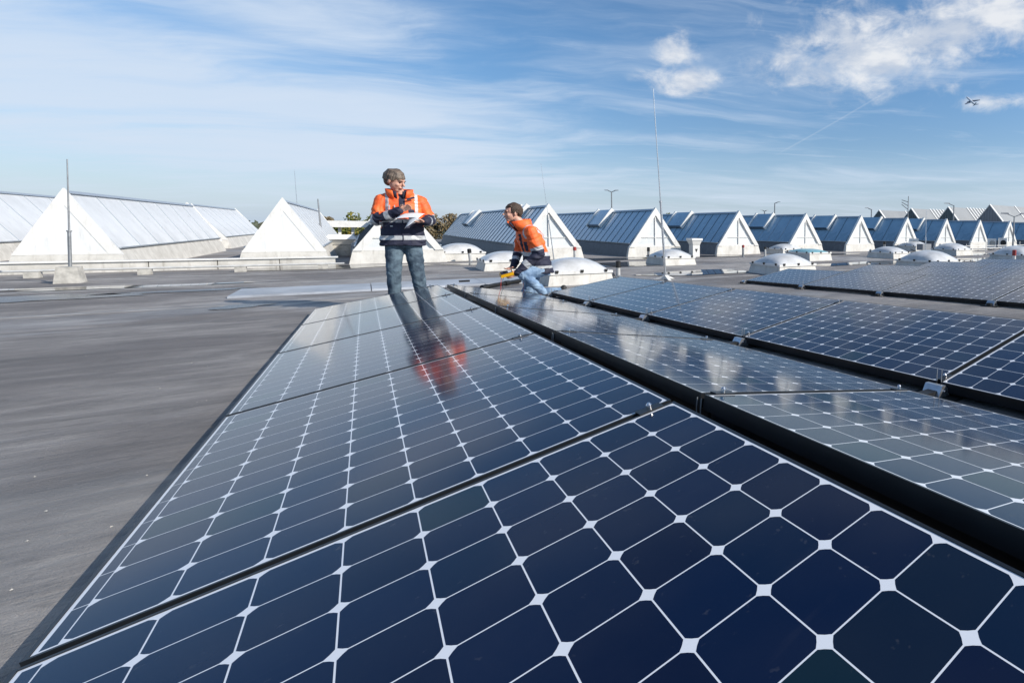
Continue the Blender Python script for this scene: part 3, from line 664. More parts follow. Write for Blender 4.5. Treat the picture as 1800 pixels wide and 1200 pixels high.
for lab, x, y, dep, heads, sc, dk in (('twin-headed lamp post left of the tall lightning rod', 1075, 337, 75, (-1, 1), .55, True), ('single lamp post behind the fourth gable', 1362, 357, 85, (1,), .5, True),
        ('small twin lamp post left of the single lamp', 1344, 371, 120, (-1, 1), .5, False), ('single lamp post with a pale head left of the far sheds', 1532, 368, 85, (-1,), .6, False),
        ('pale-headed lamp post before the third far shed', 1677, 361, 58, (-1,), .6, False), ('double floodlight mast at the right edge', 1783, 380, 30, (-1, 1), .42, True)):
    P = on(x, y, dep); lamp(lab, P.x, P.y, P.z, heads, .09 * dep / 60, -8 if dep > 40 else 0, sc, dk)
P = on(1597, 345, 70); t = empty('antenna_mast', (P.x, P.y, -8)); tag(t, 'thin antenna mast with a side bracket above the far sheds', 'antenna')
MB().tube((0, 0, 0), (0, 0, P.z + 8), .10, .05, 8).build('mast', M['wires'], t)
for k in (0, .5, 1.0): MB().tube((0, 0, P.z + 8 - .8 - k), tuple(cr_ * -.9 + Vector((0, 0, P.z + 8 - .5 - k * .6))), .05, n=6).build('bracket', M['wires'], t)

# ------------------------------------------------------------------ far sheds with sawtooth gables
t0 = []
for i, (yc, zp) in enumerate(((38.4, 4.77), (45.0, 4.62), (51.7, 4.55), (58.3, 4.42))):
    t = empty('industrial_shed', (70, yc, 0)); nm = ('nearest and largest, grey-clad', 'second, with a dark gable', 'third, with a dark gable', 'farthest and smallest')[i]
    tag(t, 'pale-roofed far shed at the right, %s' % nm, 'shed', 'far sheds with sawtooth gables')
    w2, z0 = 1.85 + .0, 2.45; L = 46
    w2 = 1.9 if i == 0 else 1.8
    MB().prism([(0, -w2, z0 - 8), (0, w2, z0 - 8), (0, w2, z0), (0, -w2, z0)], (.02, 0, 0), (L, 0, 0)).build('wall', M['shedgrey'], t)
    MB().prism([(0, -w2, z0), (0, w2, z0), (0, 0, zp)], (.03, 0, 0), (.10, 0, 0)).build('gable', M['shedgrey'] if i == 0 else M['shedwall'], t)
    for k in range(-4, 5):
        y = k * .4; MB().box((.0, y, (z0 + (zp - z0) * (1 - abs(y) / w2) + z0) / 2), (.05, .05, (zp - z0) * (1 - abs(y) / w2) - .1)).build('mullion', M['shedgrey'], t) if abs(y) < w2 - .2 else None
    for s in (-1, 1):
        MB().prism([(0, 0, zp), (0, s * (w2 + .05), z0), (0, s * (w2 + .05), z0 + .14), (0, 0, zp + .16)], (-.08, 0, 0), (.30, 0, 0)).build('verge', M['white'], t)
        MB().prism([(0, 0, zp), (0, s * w2, z0), (0, s * w2, z0 + .08), (0, 0, zp + .09)], (.31, 0, 0), (L, 0, 0)).build('roof_slope', M['shed'], t)
        if s == -1:
            for k in range(12 if i in (1, 2) else 3):
                a = (5 + k * .9) if i in (1, 2) else (7 + k * 9)
                MB().prism([(0, 0, zp + .09), (0, s * w2, z0 + .08), (0, s * w2, z0 + .2), (0, 0, zp + .21)], (a, 0, 0), (a + .28, 0, 0)).build('roof_rib', M['white'], t)

# ------------------------------------------------------------------ trees
def leafmat(name, cols):
    m = bpy.data.materials.new(name); m.use_nodes = True; t = m.node_tree; b = t.nodes['Principled BSDF']
    g_ = X(t, t.nodes.new('ShaderNodeNewGeometry').outputs['Random Per Island']); c = mixc(t, g_.step(0, .6), cols[0], cols[1]); c = mixc(t, g_.step(.7, .95), c, cols[2])
    t.links.new(c.s, b.inputs['Base Color']); b.inputs['Roughness'].default_value = .6
    return m
M['leafg'] = leafmat('yellow_green_leaves', ((.045, .062, .010), (.12, .135, .018), (.24, .18, .02)))
M['leafb'] = leafmat('russet_leaves', ((.075, .055, .025), (.15, .11, .05), (.24, .20, .14)))
def tree(label, x, y, top, rad, m, base=-8.0, n=3600, seed=1, ls=.22):
    rnd = random.Random(seed); t = empty('tree', (x, y, base)); tag(t, label, 'tree', 'trees beyond the roof')
    hgt = top - base; tr = MB(); tr.tube((0, 0, 0), (.1, 0, hgt * .45), .34, .22, 10).tube((.1, 0, hgt * .45), (0, .1, hgt * .8), .22, .08, 8)
    cl = []
    for i in range(34):
        a = rnd.uniform(0, 2 * pi); zz = hgt * rnd.uniform(.45, .93); k = math.sqrt(max(.05, 1 - ((zz / hgt - .68) / .34) ** 2)); rr = rad * k * rnd.uniform(.35, 1)
        c = Vector((rr * cos(a), rr * sin(a), zz)); cl.append((c, rad * rnd.uniform(.22, .40))); tr.tube((0, 0, zz * .72), c, .07, .02, 5)
    tr.build('trunk', M['bark'], t); lf = MB()
    for i in range(n):
        c, r = cl[rnd.randrange(len(cl))]; d = Vector((rnd.gauss(0, 1), rnd.gauss(0, 1), rnd.gauss(0, 1))).normalized() * r * rnd.random() ** .4
        p = c + d; a = Vector((rnd.gauss(0, 1), rnd.gauss(0, 1), rnd.gauss(0, 1))).normalized(); b = a.orthogonal().normalized(); s = ls * rnd.uniform(.6, 1.3)
        lf.add([p - a * s, p + b * s * .55, p + a * s, p - b * s * .55], [(0, 1, 2, 3)])
    tag(lf.build('crown', m, t), kind='stuff')
for lab, px_, py_, dep, rad, mm, sd, n, ls in (('yellow-green autumn tree left of the standing man', 650, 372, 62, 3.0, 'leafg', 1, 5000, .20), ('russet tree between the standing man and the long blue skylight', 783, 373, 66, 3.0, 'leafb', 2, 5000, .20),
        ('small green tree top behind the tall lightning rod', 1167, 371, 90, 1.7, 'leafg', 3, 2500, .22), ('yellow-green tree partly hidden behind the pale canopy', 605, 396, 75, 3.4, 'leafg', 4, 4000, .22),
        ('rust-red autumn tree tip above the left canopy', 572, 376, 80, 1.6, 'leafb', 5, 2500, .22)):
    P = on(px_, py_, dep); tree(lab, P.x, P.y, P.z, rad, M[mm], seed=sd, n=n, ls=ls)
# a belt of far woodland and sheds closing the horizon
rw = random.Random(5); wd = MB()
for i in range(9000):
    a = R(rw.uniform(-60, 100)); d = rw.uniform(330, 420); x, y = d * sin(a), d * cos(a); zt = -8 + rw.random() ** .6 * (9 + 2.5 * noise.noise(Vector((a * 9, 0, 0))))
    s = rw.uniform(1.0, 2.4); u = Vector((rw.gauss(0, 1), rw.gauss(0, 1), rw.gauss(0, 1))).normalized(); v = u.orthogonal().normalized(); p = Vector((x, y, zt))
    wd.add([p - u * s, p + v * s * .6, p + u * s, p - v * s * .6], [(0, 1, 2, 3)])
M['wood'] = leafmat('far_wood', ((.05, .065, .04), (.075, .085, .05), (.11, .10, .06)))
tag(wd.build('woodland', M['wood']), 'far woodland belt along the horizon', 'woodland', kind='stuff')

# ------------------------------------------------------------------ airliner
dpl = 1080.0; C0 = on(1707, 178, dpl); dpl_ = (C0 - Vector((0, 0, H))).normalized(); fwd = (cr_ * -17 + cu_ * 16 + dpl_ * 24).normalized(); wv = cr_ * 31 + cu_ * 9; wv = wv - dpl_ * (wv.dot(fwd) / dpl_.dot(fwd)); wv = wv.normalized(); up = fwd.cross(wv) * -1
if up.z < 0: up = -up
Mx = Matrix((tuple(wv) + (0,), tuple(fwd) + (0,), tuple(up) + (0,), (0, 0, 0, 1))).transposed()
t = empty('airliner'); t.matrix_world = Matrix.Translation(C0) @ Mx; tag(t, 'white twin-engine airliner climbing in the upper right sky', 'airplane')
pf = MB(); secs = [(-19, .3, 1.4), (-15, 1.1, .9), (-9, 1.9, .2), (0, 2.05, 0), (12, 2.0, 0), (16.5, 1.4, -.2), (18.6, .35, -.5)]; n = 14
P = [(r * cos(2 * pi * i / n), y, z + r * sin(2 * pi * i / n)) for y, r, z in secs for i in range(n)]
pf.add(P, [(j * n + i, j * n + (i + 1) % n, (j + 1) * n + (i + 1) % n, (j + 1) * n + i) for j in range(len(secs) - 1) for i in range(n)], 0, True); pf.add(P, [tuple(range(n)), tuple(range(6 * n, 7 * n))]); pf.build('fuselage', M['planewhite'], t)
for s in (-1, 1):
    MB().prism([(s * 1.5, 4, -1), (s * 17, -4.5, .6), (s * 17, -6.2, .6), (s * 1.5, -3.2, -1)], (0, 0, -.2), (0, 0, .25)).build('wing', M['planeshade'], t)
    MB().prism([(s * .5, -14.5, 1), (s * 6.3, -18, 1.5), (s * 6.3, -19.2, 1.5), (s * .5, -17.6, 1)], (0, 0, -.1), (0, 0, .15)).build('tailplane', M['planeshade'], t)
    MB().tube((s * 5.8, 3.4, -2), (s * 5.8, -.6, -2), 1.15, .8, 12).build('engine', M['planeshade'], t)
MB().prism([(0, -13, 1.6), (0, -17.6, 7.4), (0, -19.4, 7.4), (0, -18, 1.6)], (-.15, 0, 0), (.15, 0, 0)).build('tail_fin', M['planewhite'], t)

# ------------------------------------------------------------------ people
def capsule(mb, p0, p1, r0, r1, n=14, k=1.0, ax=None):
    """closed tapered limb with round ends"""
    p0, p1 = Vector(p0), Vector(p1); d = (p1 - p0); L = d.length; d = d.normalized() if L > 1e-6 else Vector((0, 0, 1))
    a = d.orthogonal().normalized(); b = d.cross(a)
    rings = []
    for q in (-90, -60, -30): rings.append((p0 + d * r0 * sin(R(q)), r0 * max(.02, cos(R(q)))))
    rings.append((p0, r0)); rings.append((p1, r1))
    for q in (30, 60, 90): rings.append((p1 + d * r1 * sin(R(q)), r1 * max(.02, cos(R(q)))))
    P = [c + (a * cos(2 * pi * i / n) + b * sin(2 * pi * i / n)) * r for c, r in rings for i in range(n)]
    m_ = len(rings); F = [(j * n + i, j * n + (i + 1) % n, (j + 1) * n + (i + 1) % n, (j + 1) * n + i) for j in range(m_ - 1) for i in range(n)]
    mb.add(P, F + [tuple(range(n - 1, -1, -1)), tuple(range((m_ - 1) * n, m_ * n))])
def ellip(mb, c, r, rot=None, n=16):
    c = Vector(c); P = []; rot = rot or Matrix.Identity(3)
    for j in range(1, n):
        for i in range(n):
            th, ph = pi * j / n, 2 * pi * i / n; P.append(c + rot @ Vector((r[0] * sin(th) * cos(ph), r[1] * sin(th) * sin(ph), r[2] * cos(th))))
    P += [c + rot @ Vector((0, 0, r[2])), c - rot @ Vector((0, 0, r[2]))]; k = (n - 1) * n
    F = [(j * n + i, j * n + (i + 1) % n, (j + 1) * n + (i + 1) % n, (j + 1) * n + i) for j in range(n - 2) for i in range(n)]
    F += [(k, (i + 1) % n, i) for i in range(n)] + [(k + 1, (n - 2) * n + i, (n - 2) * n + (i + 1) % n) for i in range(n)]
    mb.add(P, F)
def loft(mb, secs, n=20):
    """secs: (center, rx, ry, rotz[, tiltmatrix])"""
    P = []
    for s in secs:
        c = Vector(s[0]); rz = Matrix.Rotation(s[3], 3, 'Z')
        for i in range(n):
            a = 2 * pi * i / n; q = Vector((abs(cos(a)) ** .85 * (1 if cos(a) > 0 else -1) * s[1], abs(sin(a)) ** .85 * (1 if sin(a) > 0 else -1) * s[2], 0)); P.append(c + rz @ q)
    m_ = len(secs); mb.add(P, [(j * n + i, j * n + (i + 1) % n, (j + 1) * n + (i + 1) % n, (j + 1) * n + i) for j in range(m_ - 1) for i in range(n)] + [tuple(range(n - 1, -1, -1)), tuple(range((m_ - 1) * n, m_ * n))])
def fuse(name, mb, voxel, mats, parent=None, smooth=4, fold=0.0, fscale=9.0, classify=None, loc=None):
    me = bpy.data.meshes.new(name); me.from_pydata(mb.v, [], mb.f)
    bm = bmesh.new(); bm.from_mesh(me); bmesh.ops.recalc_face_normals(bm, faces=bm.faces); bm.to_mesh(me); bm.free()
    tmp = bpy.data.objects.new(name + '_tmp', me); COL.objects.link(tmp)
    r = tmp.modifiers.new('r', 'REMESH'); r.mode = 'VOXEL'; r.voxel_size = voxel
    s = tmp.modifiers.new('s', 'SMOOTH'); s.factor = .5; s.iterations = smooth
    dg = bpy.context.evaluated_depsgraph_get(); nm = bpy.data.meshes.new_from_object(tmp.evaluated_get(dg)); bpy.data.objects.remove(tmp)
    nm.name = name; nm.materials.clear()
    for m_ in mats: nm.materials.append(m_)
    if fold:
        nm.update(); nr = [v.normal.copy() for v in nm.vertices]
        for v, q in zip(nm.vertices, nr):
            p = v.co * fscale; w_ = noise.noise(Vector((p.x * .8, p.y * .8, p.z * 1.7)) + Vector((noise.noise(p * .5) * 1.5,) * 3))
            v.co += q * fold * (abs(w_) * 2 - .6)
    for p in nm.polygons:
        p.use_smooth = True
        if classify: p.material_index = classify(p.center, p.normal)
    o = bpy.data.objects.new(name, nm); link(o, parent)
    if loc: o.matrix_world = loc
    return o
def hand(mb, wrist, d, palm_n, curl, size=1.0, spread=.10):
    """palm with four unequal fingers bending at two joints and a thumb from its side"""
    wrist = Vector(wrist); d = Vector(d).normalized(); n = Vector(palm_n); n = (n - d * n.dot(d)).normalized(); s = d.cross(n)
    for k in (-1, 0, 1): capsule(mb, wrist + s * k * .022 * size, wrist + d * .085 * size + s * k * .027 * size, .016 * size, .014 * size, 10)
    for i, (off, ln) in enumerate(((-.033, .068), (-.011, .080), (.011, .074), (.033, .058))):
        p = wrist + d * .088 * size + s * off * size; dirn = (d + s * off * spread * 10).normalized(); q = p
        for j, fr in enumerate((.46, .30, .24)):
            c = curl * (j + .4); e = q + (dirn * cos(c) + n * sin(c)) * ln * fr * size; capsule(mb, q, e, .0095 * size * (1 - .08 * j), .0088 * size * (1 - .08 * j), 8); q = e
    b = wrist + d * .03 * size - s * .030 * size; m1 = b + (d * .55 - s * .7 + n * .35).normalized() * .042 * size; m2 = m1 + (d * .85 - s * .15 + n * .45).normalized() * .034 * size
    capsule(mb, b, m1, .015 * size, .012 * size, 8); capsule(mb, m1, m2, .0115 * size, .0095 * size, 8)
def head(mb, c, face, s=1.0, jaw=1.0):
    """face: unit vector the face points to; returns matrix"""
    f = Vector(face).normalized(); u = Vector((0, 0, 1)); x = f.cross(u).normalized(); u = x.cross(f); Rm = Matrix((tuple(x), tuple(f), tuple(u))).transposed(); c = Vector(c)
    L = lambda a, b, d: c + Rm @ (Vector((a, b, d)) * s)
    ellip(mb, L(0, -.012, .028), (.076 * s, .098 * s, .088 * s), Rm); ellip(mb, L(0, .024, -.030), (.060 * s, .066 * s, .078 * s), Rm)
    ellip(mb, L(0, .050, -.088), (.034 * s, .030 * s, .025 * s), Rm, 10)                     # chin
    ellip(mb, L(0, .082, .022), (.050 * s, .014 * s, .012 * s), Rm, 10)                      # brow
    capsule(mb, L(0, .086, .012), L(0, .110, -.022), .008 * s, .0135 * s, 8)                 # nose
    for k in (-1, 1):
        ellip(mb, L(k * .036, .062, -.028), (.020 * s, .022 * s, .022 * s), Rm, 10)          # cheeks
        ellip(mb, L(k * .077, -.008, -.008), (.010 * s, .019 * s, .031 * s), Rm, 10)         # ears
        capsule(mb, L(k * .018, .086, -.055), L(0, .092, -.053), .0075 * s, .009 * s, 8)     # lips
    return Rm, L
def face_bits(parent, Rm, L, s, brow):
    for k in (-1, 1):
        e = MB(); ellip(e, L(k * .030, .0825, .004), (.0125 * s, .006 * s, .0065 * s), Rm, 8); e.build('eye', M['eye'], parent)
        e = MB(); capsule(e, L(k * .017, .094, .024), L(k * .045, .085, .026), .0045 * s, .004 * s, 6); e.build('eyebrow', brow, parent)
    e = MB(); capsule(e, L(-.020, .0955, -.058), L(.020, .0955, -.058), .003 * s, .003 * s, 6); e.build('mouth', mat('lips', (.30, .09, .07), .5), parent)
def strands(h_, L, s, Rm, n, brow, seed, k):
    """scalp cap and locks combed out of a side parting"""
    rnd = random.Random(seed)
    ellip(h_, L(0, -.022, .040), (.0775 * s, .100 * s * k, .078 * s), Rm); ellip(h_, L(0, -.060, -.002), (.070 * s, .048 * s, .076 * s), Rm)
    for i in range(n):
        a = -pi + 2 * pi * (i + rnd.random() * .8) / n; front = max(0, cos(a)); side = abs(sin(a))
        zlow = brow + .004 + rnd.uniform(-.014, .012) if front > .55 else (-.004 + rnd.uniform(-.016, .014) if front > -.1 else -.050 + rnd.uniform(-.02, .015))
        if front > .55: zlow -= .012 * (1 if sin(a) > 0 else -.4)
        t0 = (-.018 + .012 * sin(a), -.015 + .012 * cos(a), .121 + rnd.uniform(-.002, .005))
        t1 = (.060 * sin(a), -.02 + .074 * k * cos(a), .098 + rnd.uniform(-.004, .004))
        t2 = ((.080 + rnd.uniform(-.002, .005)) * sin(a), -.02 + (.103 + rnd.uniform(-.003, .004)) * k * cos(a), max(zlow, .050))
        capsule(h_, L(*t0), L(*t1), .0095 * s, .0085 * s, 6); capsule(h_, L(*t1), L(*t2), .0085 * s, .0062 * s, 6)
        if zlow < .048: capsule(h_, L(*t2), L(t2[0] * 1.0, t2[1] + (.0 if front > -.1 else .012), zlow), .0065 * s, .0035 * s, 6)
def seg_t(p, a, b):
    a, b = Vector(a), Vector(b); d = b - a; t = max(0, min(1, (p - a).dot(d) / d.length_squared)); return t, (p - (a + d * t)).length
RZ = math.atan2(cr_.y, cr_.x)                            # figures are laid out facing the viewer, then turned

# ---- standing man, local: x = picture right, y = away, z = up
def standing():
    Mw = Matrix.Translation((.400, 8.11, 0)) @ Matrix.Rotation(-R(2.9), 4, 'Z')
    hc = (-.060, -.035, 1.648); face = Vector((.78, -.56, -.32))
    shR, elR, wrR = Vector((-.205, 0, 1.395)), Vector((-.262, -.06, 1.15)), Vector((-.035, -.24, 1.265))
    shL, elL, wrL = Vector((.195, 0, 1.395)), Vector((.295, -.04, 1.15)), Vector((.235, -.27, 1.135))
    b = MB(); Rm, Lh = head(b, hc, face, 1.14)
    capsule(b, (-.01, .015, 1.42), (-.045, -.01, 1.58), .062, .058)
    loft(b, [((0, 0, .92), .145, .10, 0), ((0, 0, 1.05), .14, .095, 0), ((0, 0, 1.25), .165, .10, 0), ((0, 0, 1.40), .18, .085, 0), ((0, .01, 1.46), .09, .06, 0)])
    for sh, el_, wr in ((shR, elR, wrR), (shL, elL, wrL)): capsule(b, sh, el_, .045, .04); capsule(b, el_, wr, .038, .028)
    hand(b, wrR + (wrR - elR).normalized() * .01, (.80, -.25, .42), (.1, -.75, -.4), .55)
    hand(b, wrL + (wrL - elL).normalized() * .005, (-.85, -.25, -.02), (0, .1, 1), .38)
    hips = (Vector((-.095, 0, .90)), Vector((.10, 0, .90))); kn = (Vector((-.112, -.02, .50)), Vector((.135, -.03, .50))); an = (Vector((-.115, .02, .10)), Vector((.175, .03, .10)))
    for h_, k_, a_ in zip(hips, kn, an): capsule(b, h_, k_, .075, .050); capsule(b, k_, a_, .048, .035); capsule(b, a_, a_ + Vector((0, -.10, -.055)), .03, .025)
    body = fuse('person', b, .0062, [M['skin']], smooth=3, loc=Mw)
    tag(body, 'standing man in an orange and navy hi-vis jacket and dark jeans holding papers', 'person')
    face_bits(body, Rm, Lh, 1.14, M['hairgrey'])
    # hair: full cap with a fringe swept across the forehead
    h_ = MB(); L = Lh; s = 1.15
    strands(h_, L, s, Rm, 74, .034, 3, 1.0)
    ht = fuse('hair', h_, .0055, [M['hairgrey']], body, smooth=0)
    # jacket
    j = MB()
    loft(j, [((.0, 0, .83), .250, .165, 0), ((0, 0, .90), .245, .165, 0), ((0, 0, 1.05), .228, .158, 0), ((0, 0, 1.20), .235, .158, 0), ((0, 0, 1.33), .232, .148, 0), ((0, .005, 1.41), .215, .125, 0), ((0, .01, 1.475), .15, .105, 0)])
    for sh, el_, wr in ((shR, elR, wrR), (shL, elL, wrL)):
        capsule(j, sh, el_, .086, .074); capsule(j, el_, wr, .074, .054); capsule(j, (sh.x * .35, 0, 1.435), sh + Vector((0, 0, .005)), .088, .074)
    def cls(c, nrm):
        for sh, el_, wr in ((shR, elR, wrR), (shL, elL, wrL)):
            tf, df = seg_t(c, el_, wr); tu, du = seg_t(c, sh, el_)
            out_ = abs(c.x) > .20 or c.y < -.165
            if df < .085 and tf > .04 and (c.y < -.15 or abs(c.x) > .235): return 2 if .48 < tf < .68 else 1
            if du < .095 and tu > .80 and abs(c.x) > .20: return 2
            if du < .11 and abs(c.x) > .215: return 0
        if c.z < 1.125: return 2 if .905 < c.z < .958 else 1
        if c.z < 1.165: return 2
        if nrm.y < .1 and .135 < abs(c.x) < .168 and c.z > 1.165: return 2
        if nrm.y < -.2 and abs(c.x) < .030 and c.z > 1.32: return 1
        if nrm.y < -.2 and .065 < c.x < .130 and 1.17 < c.z < 1.29: return 1
        return 0
    jk = fuse('jacket', j, .0075, [M['orange'], M['navy'], M['silver']], body, smooth=3, fold=.011, fscale=8.5, classify=cls)
    # collar: open stand-up ring, orange outside and navy inside
    def collar(nm, r0, r1, z0, z1, m_, gap, th=.012):
        mb = MB(); n = 40; P = []
        for i in range(n + 1):
            a = -pi / 2 + gap + (2 * pi - 2 * gap) * i / n; e = 1 + .25 * (abs(i - n / 2) / (n / 2)) ** 3
            for rr, zz in ((r0, z0), (r1 * e, z1 - .035 * (e - 1) * 4), (r1 * e - th, z1 - .035 * (e - 1) * 4), (r0 - th, z0)): P.append((-.02 + rr * cos(a), -.01 + rr * .92 * sin(a), zz))
        mb.add(P, [(4 * i + k, 4 * i + 4 + k, 4 * i + 4 + (k + 1) % 4, 4 * i + (k + 1) % 4) for i in range(n) for k in range(4)] + [(0, 1, 2, 3), (4 * n, 4 * n + 1, 4 * n + 2, 4 * n + 3)], 0, True); return mb.build(nm, m_, jk)
    collar('collar', .135, .142, 1.42, 1.555, M['orange'], .45); collar('inner_collar', .120, .122, 1.42, 1.545, M['navy'], .22)
    mb = MB().prism([(.05, -.165, 1.425), (.135, -.150, 1.455), (.140, -.150, 1.430), (.055, -.165, 1.400)], (0, -.004, 0), (0, .004, 0)); mb.build('collar_tab', M['navy'], jk)
    MB().box((.0, -.160, 1.00), (.012, .012, .30)).build('front_seam', M['navy'], jk)
    MB().box((-.115, -.160, 1.075), (.026, .006, .012)).build('label_patch', M['silver'], jk)
    pk = MB(); 
    for x0 in (-.125, -.075): pk.box((x0, -.153, 1.30), (.010, .008, .075))
    pk.box((-.10, -.153, 1.262), (.06, .008, .010)).build('pocket_trim', M['silver'], jk)
    # trousers
    tr = MB(); loft(tr, [((0, 0, .80), .17, .12, 0), ((0, 0, .88), .17, .12, 0), ((0, 0, .96), .16, .11, 0)])
    for h_, k_, a_ in zip(hips, kn, an): capsule(tr, h_ - Vector((0, 0, .08)), k_, .106, .084); capsule(tr, k_, a_ + Vector((0, 0, .04)), .082, .070); capsule(tr, a_ + Vector((0, 0, .04)), a_, .070, .068)
    fuse('trousers', tr, .008, [M['denimdark']], body, smooth=4, fold=.007, fscale=8)
    for a_ in an:
        sh = MB(); capsule(sh, a_ + Vector((0, .02, -.05)), a_ + Vector((.0, -.17, -.065)), .045, .038); ellip(sh, a_ + Vector((0, -.02, -.02)), (.045, .06, .05)); fuse('shoe', sh, .007, [M['shoe']], body, smooth=2)
    # papers, held over the lower hand
    def sheet(nm, P, lab):
        P = [Mw @ Vector(p) for p in P]; n = 8; mb = MB(); V = []
        for i in range(n + 1):
            for k in range(n + 1):
                u, v = i / n, k / n; q = P[0].lerp(P[1], u).lerp(P[3].lerp(P[2], u), v); q = q + Vector((0, 0, .012 * sin(u * 3.1) * (1 - v * .4) + .004 * sin(v * 5))); V.append(q)
        mb.add(V, [(i * (n + 1) + k, (i + 1) * (n + 1) + k, (i + 1) * (n + 1) + k + 1, i * (n + 1) + k + 1) for i in range(n) for k in range(n)], 0, True)
        o = mb.build(nm, M['paper']); sd = o.modifiers.new('thick', 'SOLIDIFY'); sd.thickness = .0012; tag(o, lab, 'paper')
    sheet('paper', [(.025, -.22, 1.235), (.235, -.26, 1.235), (.165, -.41, 1.190), (-.080, -.37, 1.170)], 'white sheet of paper held flat by the standing man')
    sheet('paper', [(.085, -.35, 1.178), (.17, -.43, 1.176), (.055, -.44, 1.085), (.015, -.42, 1.045)], 'lower white sheet drooping from the standing man\'s papers')
standing()

# ---- kneeling man
def kneeling():
    sc = .0083
    OX, OY = 1.99, 8.22
    Mw = Matrix.Translation((OX, OY, 0)) @ Matrix.Rotation(-R(13.6), 4, 'Z')
    hc = (-.262, .0, 1.285); face = Vector((-.93, -.33, .0))
    shL, elL, wrL = Vector((-.02, -.175, 1.01)), Vector((.085, -.20, .70)), Vector((-.215, -.235, .425))
    shR, elR, wrR = Vector((-.13, .17, 1.00)), Vector((-.20, .24, .72)), Vector((-.27, .05, .50))
    b = MB(); Rm, Lh = head(b, hc, face, 1.17)
    capsule(b, (-.10, .01, 1.04), (-.215, .0, 1.20), .070, .064)
    A = R(-62)                                           # shoulder line mostly along the view
    loft(b, [((.07, 0, .47), .13, .12, A), ((.06, 0, .62), .14, .105, A), ((-.01, 0, .82), .165, .11, A), ((-.06, 0, .98), .18, .09, A), ((-.09, 0, 1.05), .09, .06, A)])
    for sh, el_, wr in ((shR, elR, wrR), (shL, elL, wrL)): capsule(b, sh, el_, .045, .04); capsule(b, el_, wr, .038, .028)
    hand(b, wrL + (wrL - elL).normalized() * .01, (-.80, -.10, -.28), (-.1, .95, .1), .50)
    hand(b, wrR + (wrR - elR).normalized() * .01, (-.6, -.6, -.25), (-.1, -.2, .9), .4)
    hipL, knL, anL = Vector((.10, -.10, .45)), Vector((-.135, -.20, .395)), Vector((.13, -.18, .10))
    hipR, knR, anR = Vector((.05, .10, .45)), Vector((-.10, .10, .085)), Vector((.36, .06, .10))
    for h_, k_, a_ in ((hipL, knL, anL), (hipR, knR, anR)): capsule(b, h_, k_, .075, .052); capsule(b, k_, a_, .048, .034)
    capsule(b, anL, anL + Vector((-.10, -.03, -.06)), .03, .025); capsule(b, anR, anR + Vector((.05, 0, -.04)), .03, .025)
    body = fuse('person', b, .0062, [M['skin']], smooth=3, loc=Mw)
    tag(body, 'kneeling man in an orange hi-vis jacket and pale jeans looking left with a yellow meter', 'person')
    face_bits(body, Rm, Lh, 1.17, M['hairbrown'])
    h_ = MB(); L = Lh; s = 1.17
    strands(h_, L, s, Rm, 74, .060, 8, .93)
    fuse('hair', h_, .0055, [M['hairbrown']], body, smooth=0)
    j = MB()
    loft(j, [((.075, .0, .40), .205, .195, A), ((.07, 0, .50), .21, .18, A), ((.035, 0, .66), .215, .165, A), ((-.01, 0, .82), .225, .165, A), ((-.045, 0, .96), .235, .160, A), ((-.06, 0, 1.04), .20, .135, A), ((-.095, 0, 1.10), .13, .10, A)])
    for sh, el_, wr in ((shR, elR, wrR), (shL, elL, wrL)):
        capsule(j, sh, el_, .094, .080); capsule(j, el_, wr, .076, .052); capsule(j, Vector((-.08, 0, 1.055)).lerp(sh, .25), sh, .095, .090)
    Ax = Vector((cos(A), sin(A), 0)); Fx = Vector((-sin(A), cos(A), 0))
    if Fx.x > 0: Fx = -Fx
    def cls(c, nrm):
        for sh, el_, wr in ((shL, elL, wrL), (shR, elR, wrR)):
            tf, df = seg_t(c, el_, wr); tu, du = seg_t(c, sh, el_)
            near_ = c.y < -.19 if sh is shL else c.y > .19
            if near_ or (df < .075 and tf > .25):
                if tf > .05 and df < .095 and c.z < .74: return 2 if .48 < tf < .66 else 1
                if du < .11:
                    if tu > .86: return 1
                    if tu > .70: return 2
                    return 0
        if .098 < (c - shL).length < .122 and c.y < -.10 and c.z > .90 and c.x < .06: return 2
        v = c - Vector((.0, 0, 0)); lat = v.dot(Ax)
        zz = c.z
        if zz < .655: return 2 if .475 < zz < .515 and c.x > 0 else 1
        if zz < .715: return 2
        fr = nrm.dot(Fx)
        if fr > .45:
            if abs(lat) < .030 and zz < .98: return 1
            if .055 < lat < .125 and .73 < zz < .87: return 1
            if .15 < abs(lat) < .185: return 2
        if .150 < abs(lat) < .182 and zz > .72: return 2
        return 0
    jk = fuse('jacket', j, .0075, [M['orange'], M['navy'], M['silver']], body, smooth=3, fold=.012, fscale=8, classify=cls)
    def collar(nm, r0, r1, m_, gap, dz=0.0):
        mb = MB(); n = 40; P = []; fa = math.atan2(Fx.y, Fx.x)
        for i in range(n + 1):
            a = fa + gap + (2 * pi - 2 * gap) * i / n; e = abs(i - n / 2) / (n / 2); o_ = Fx * (.05 * e ** 3)
            for rr, zz in ((r0, 1.02), (r1 + .03 * e ** 3, 1.205 + dz - .05 * e ** 2), (r1 - .012 + .03 * e ** 3, 1.205 + dz - .05 * e ** 2), (r0 - .012, 1.02)):
                up_ = (zz - 1.02) / .15; P.append(Vector((-.105, .0, zz)) + Fx * .045 * up_ + o_ * up_ + Vector((rr * cos(a), rr * sin(a) * .95, 0)))
        mb.add(P, [(4 * i + k, 4 * i + 4 + k, 4 * i + 4 + (k + 1) % 4, 4 * i + (k + 1) % 4) for i in range(n) for k in range(4)] + [(0, 1, 2, 3), (4 * n, 4 * n + 1, 4 * n + 2, 4 * n + 3)], 0, True); return mb.build(nm, m_, jk)
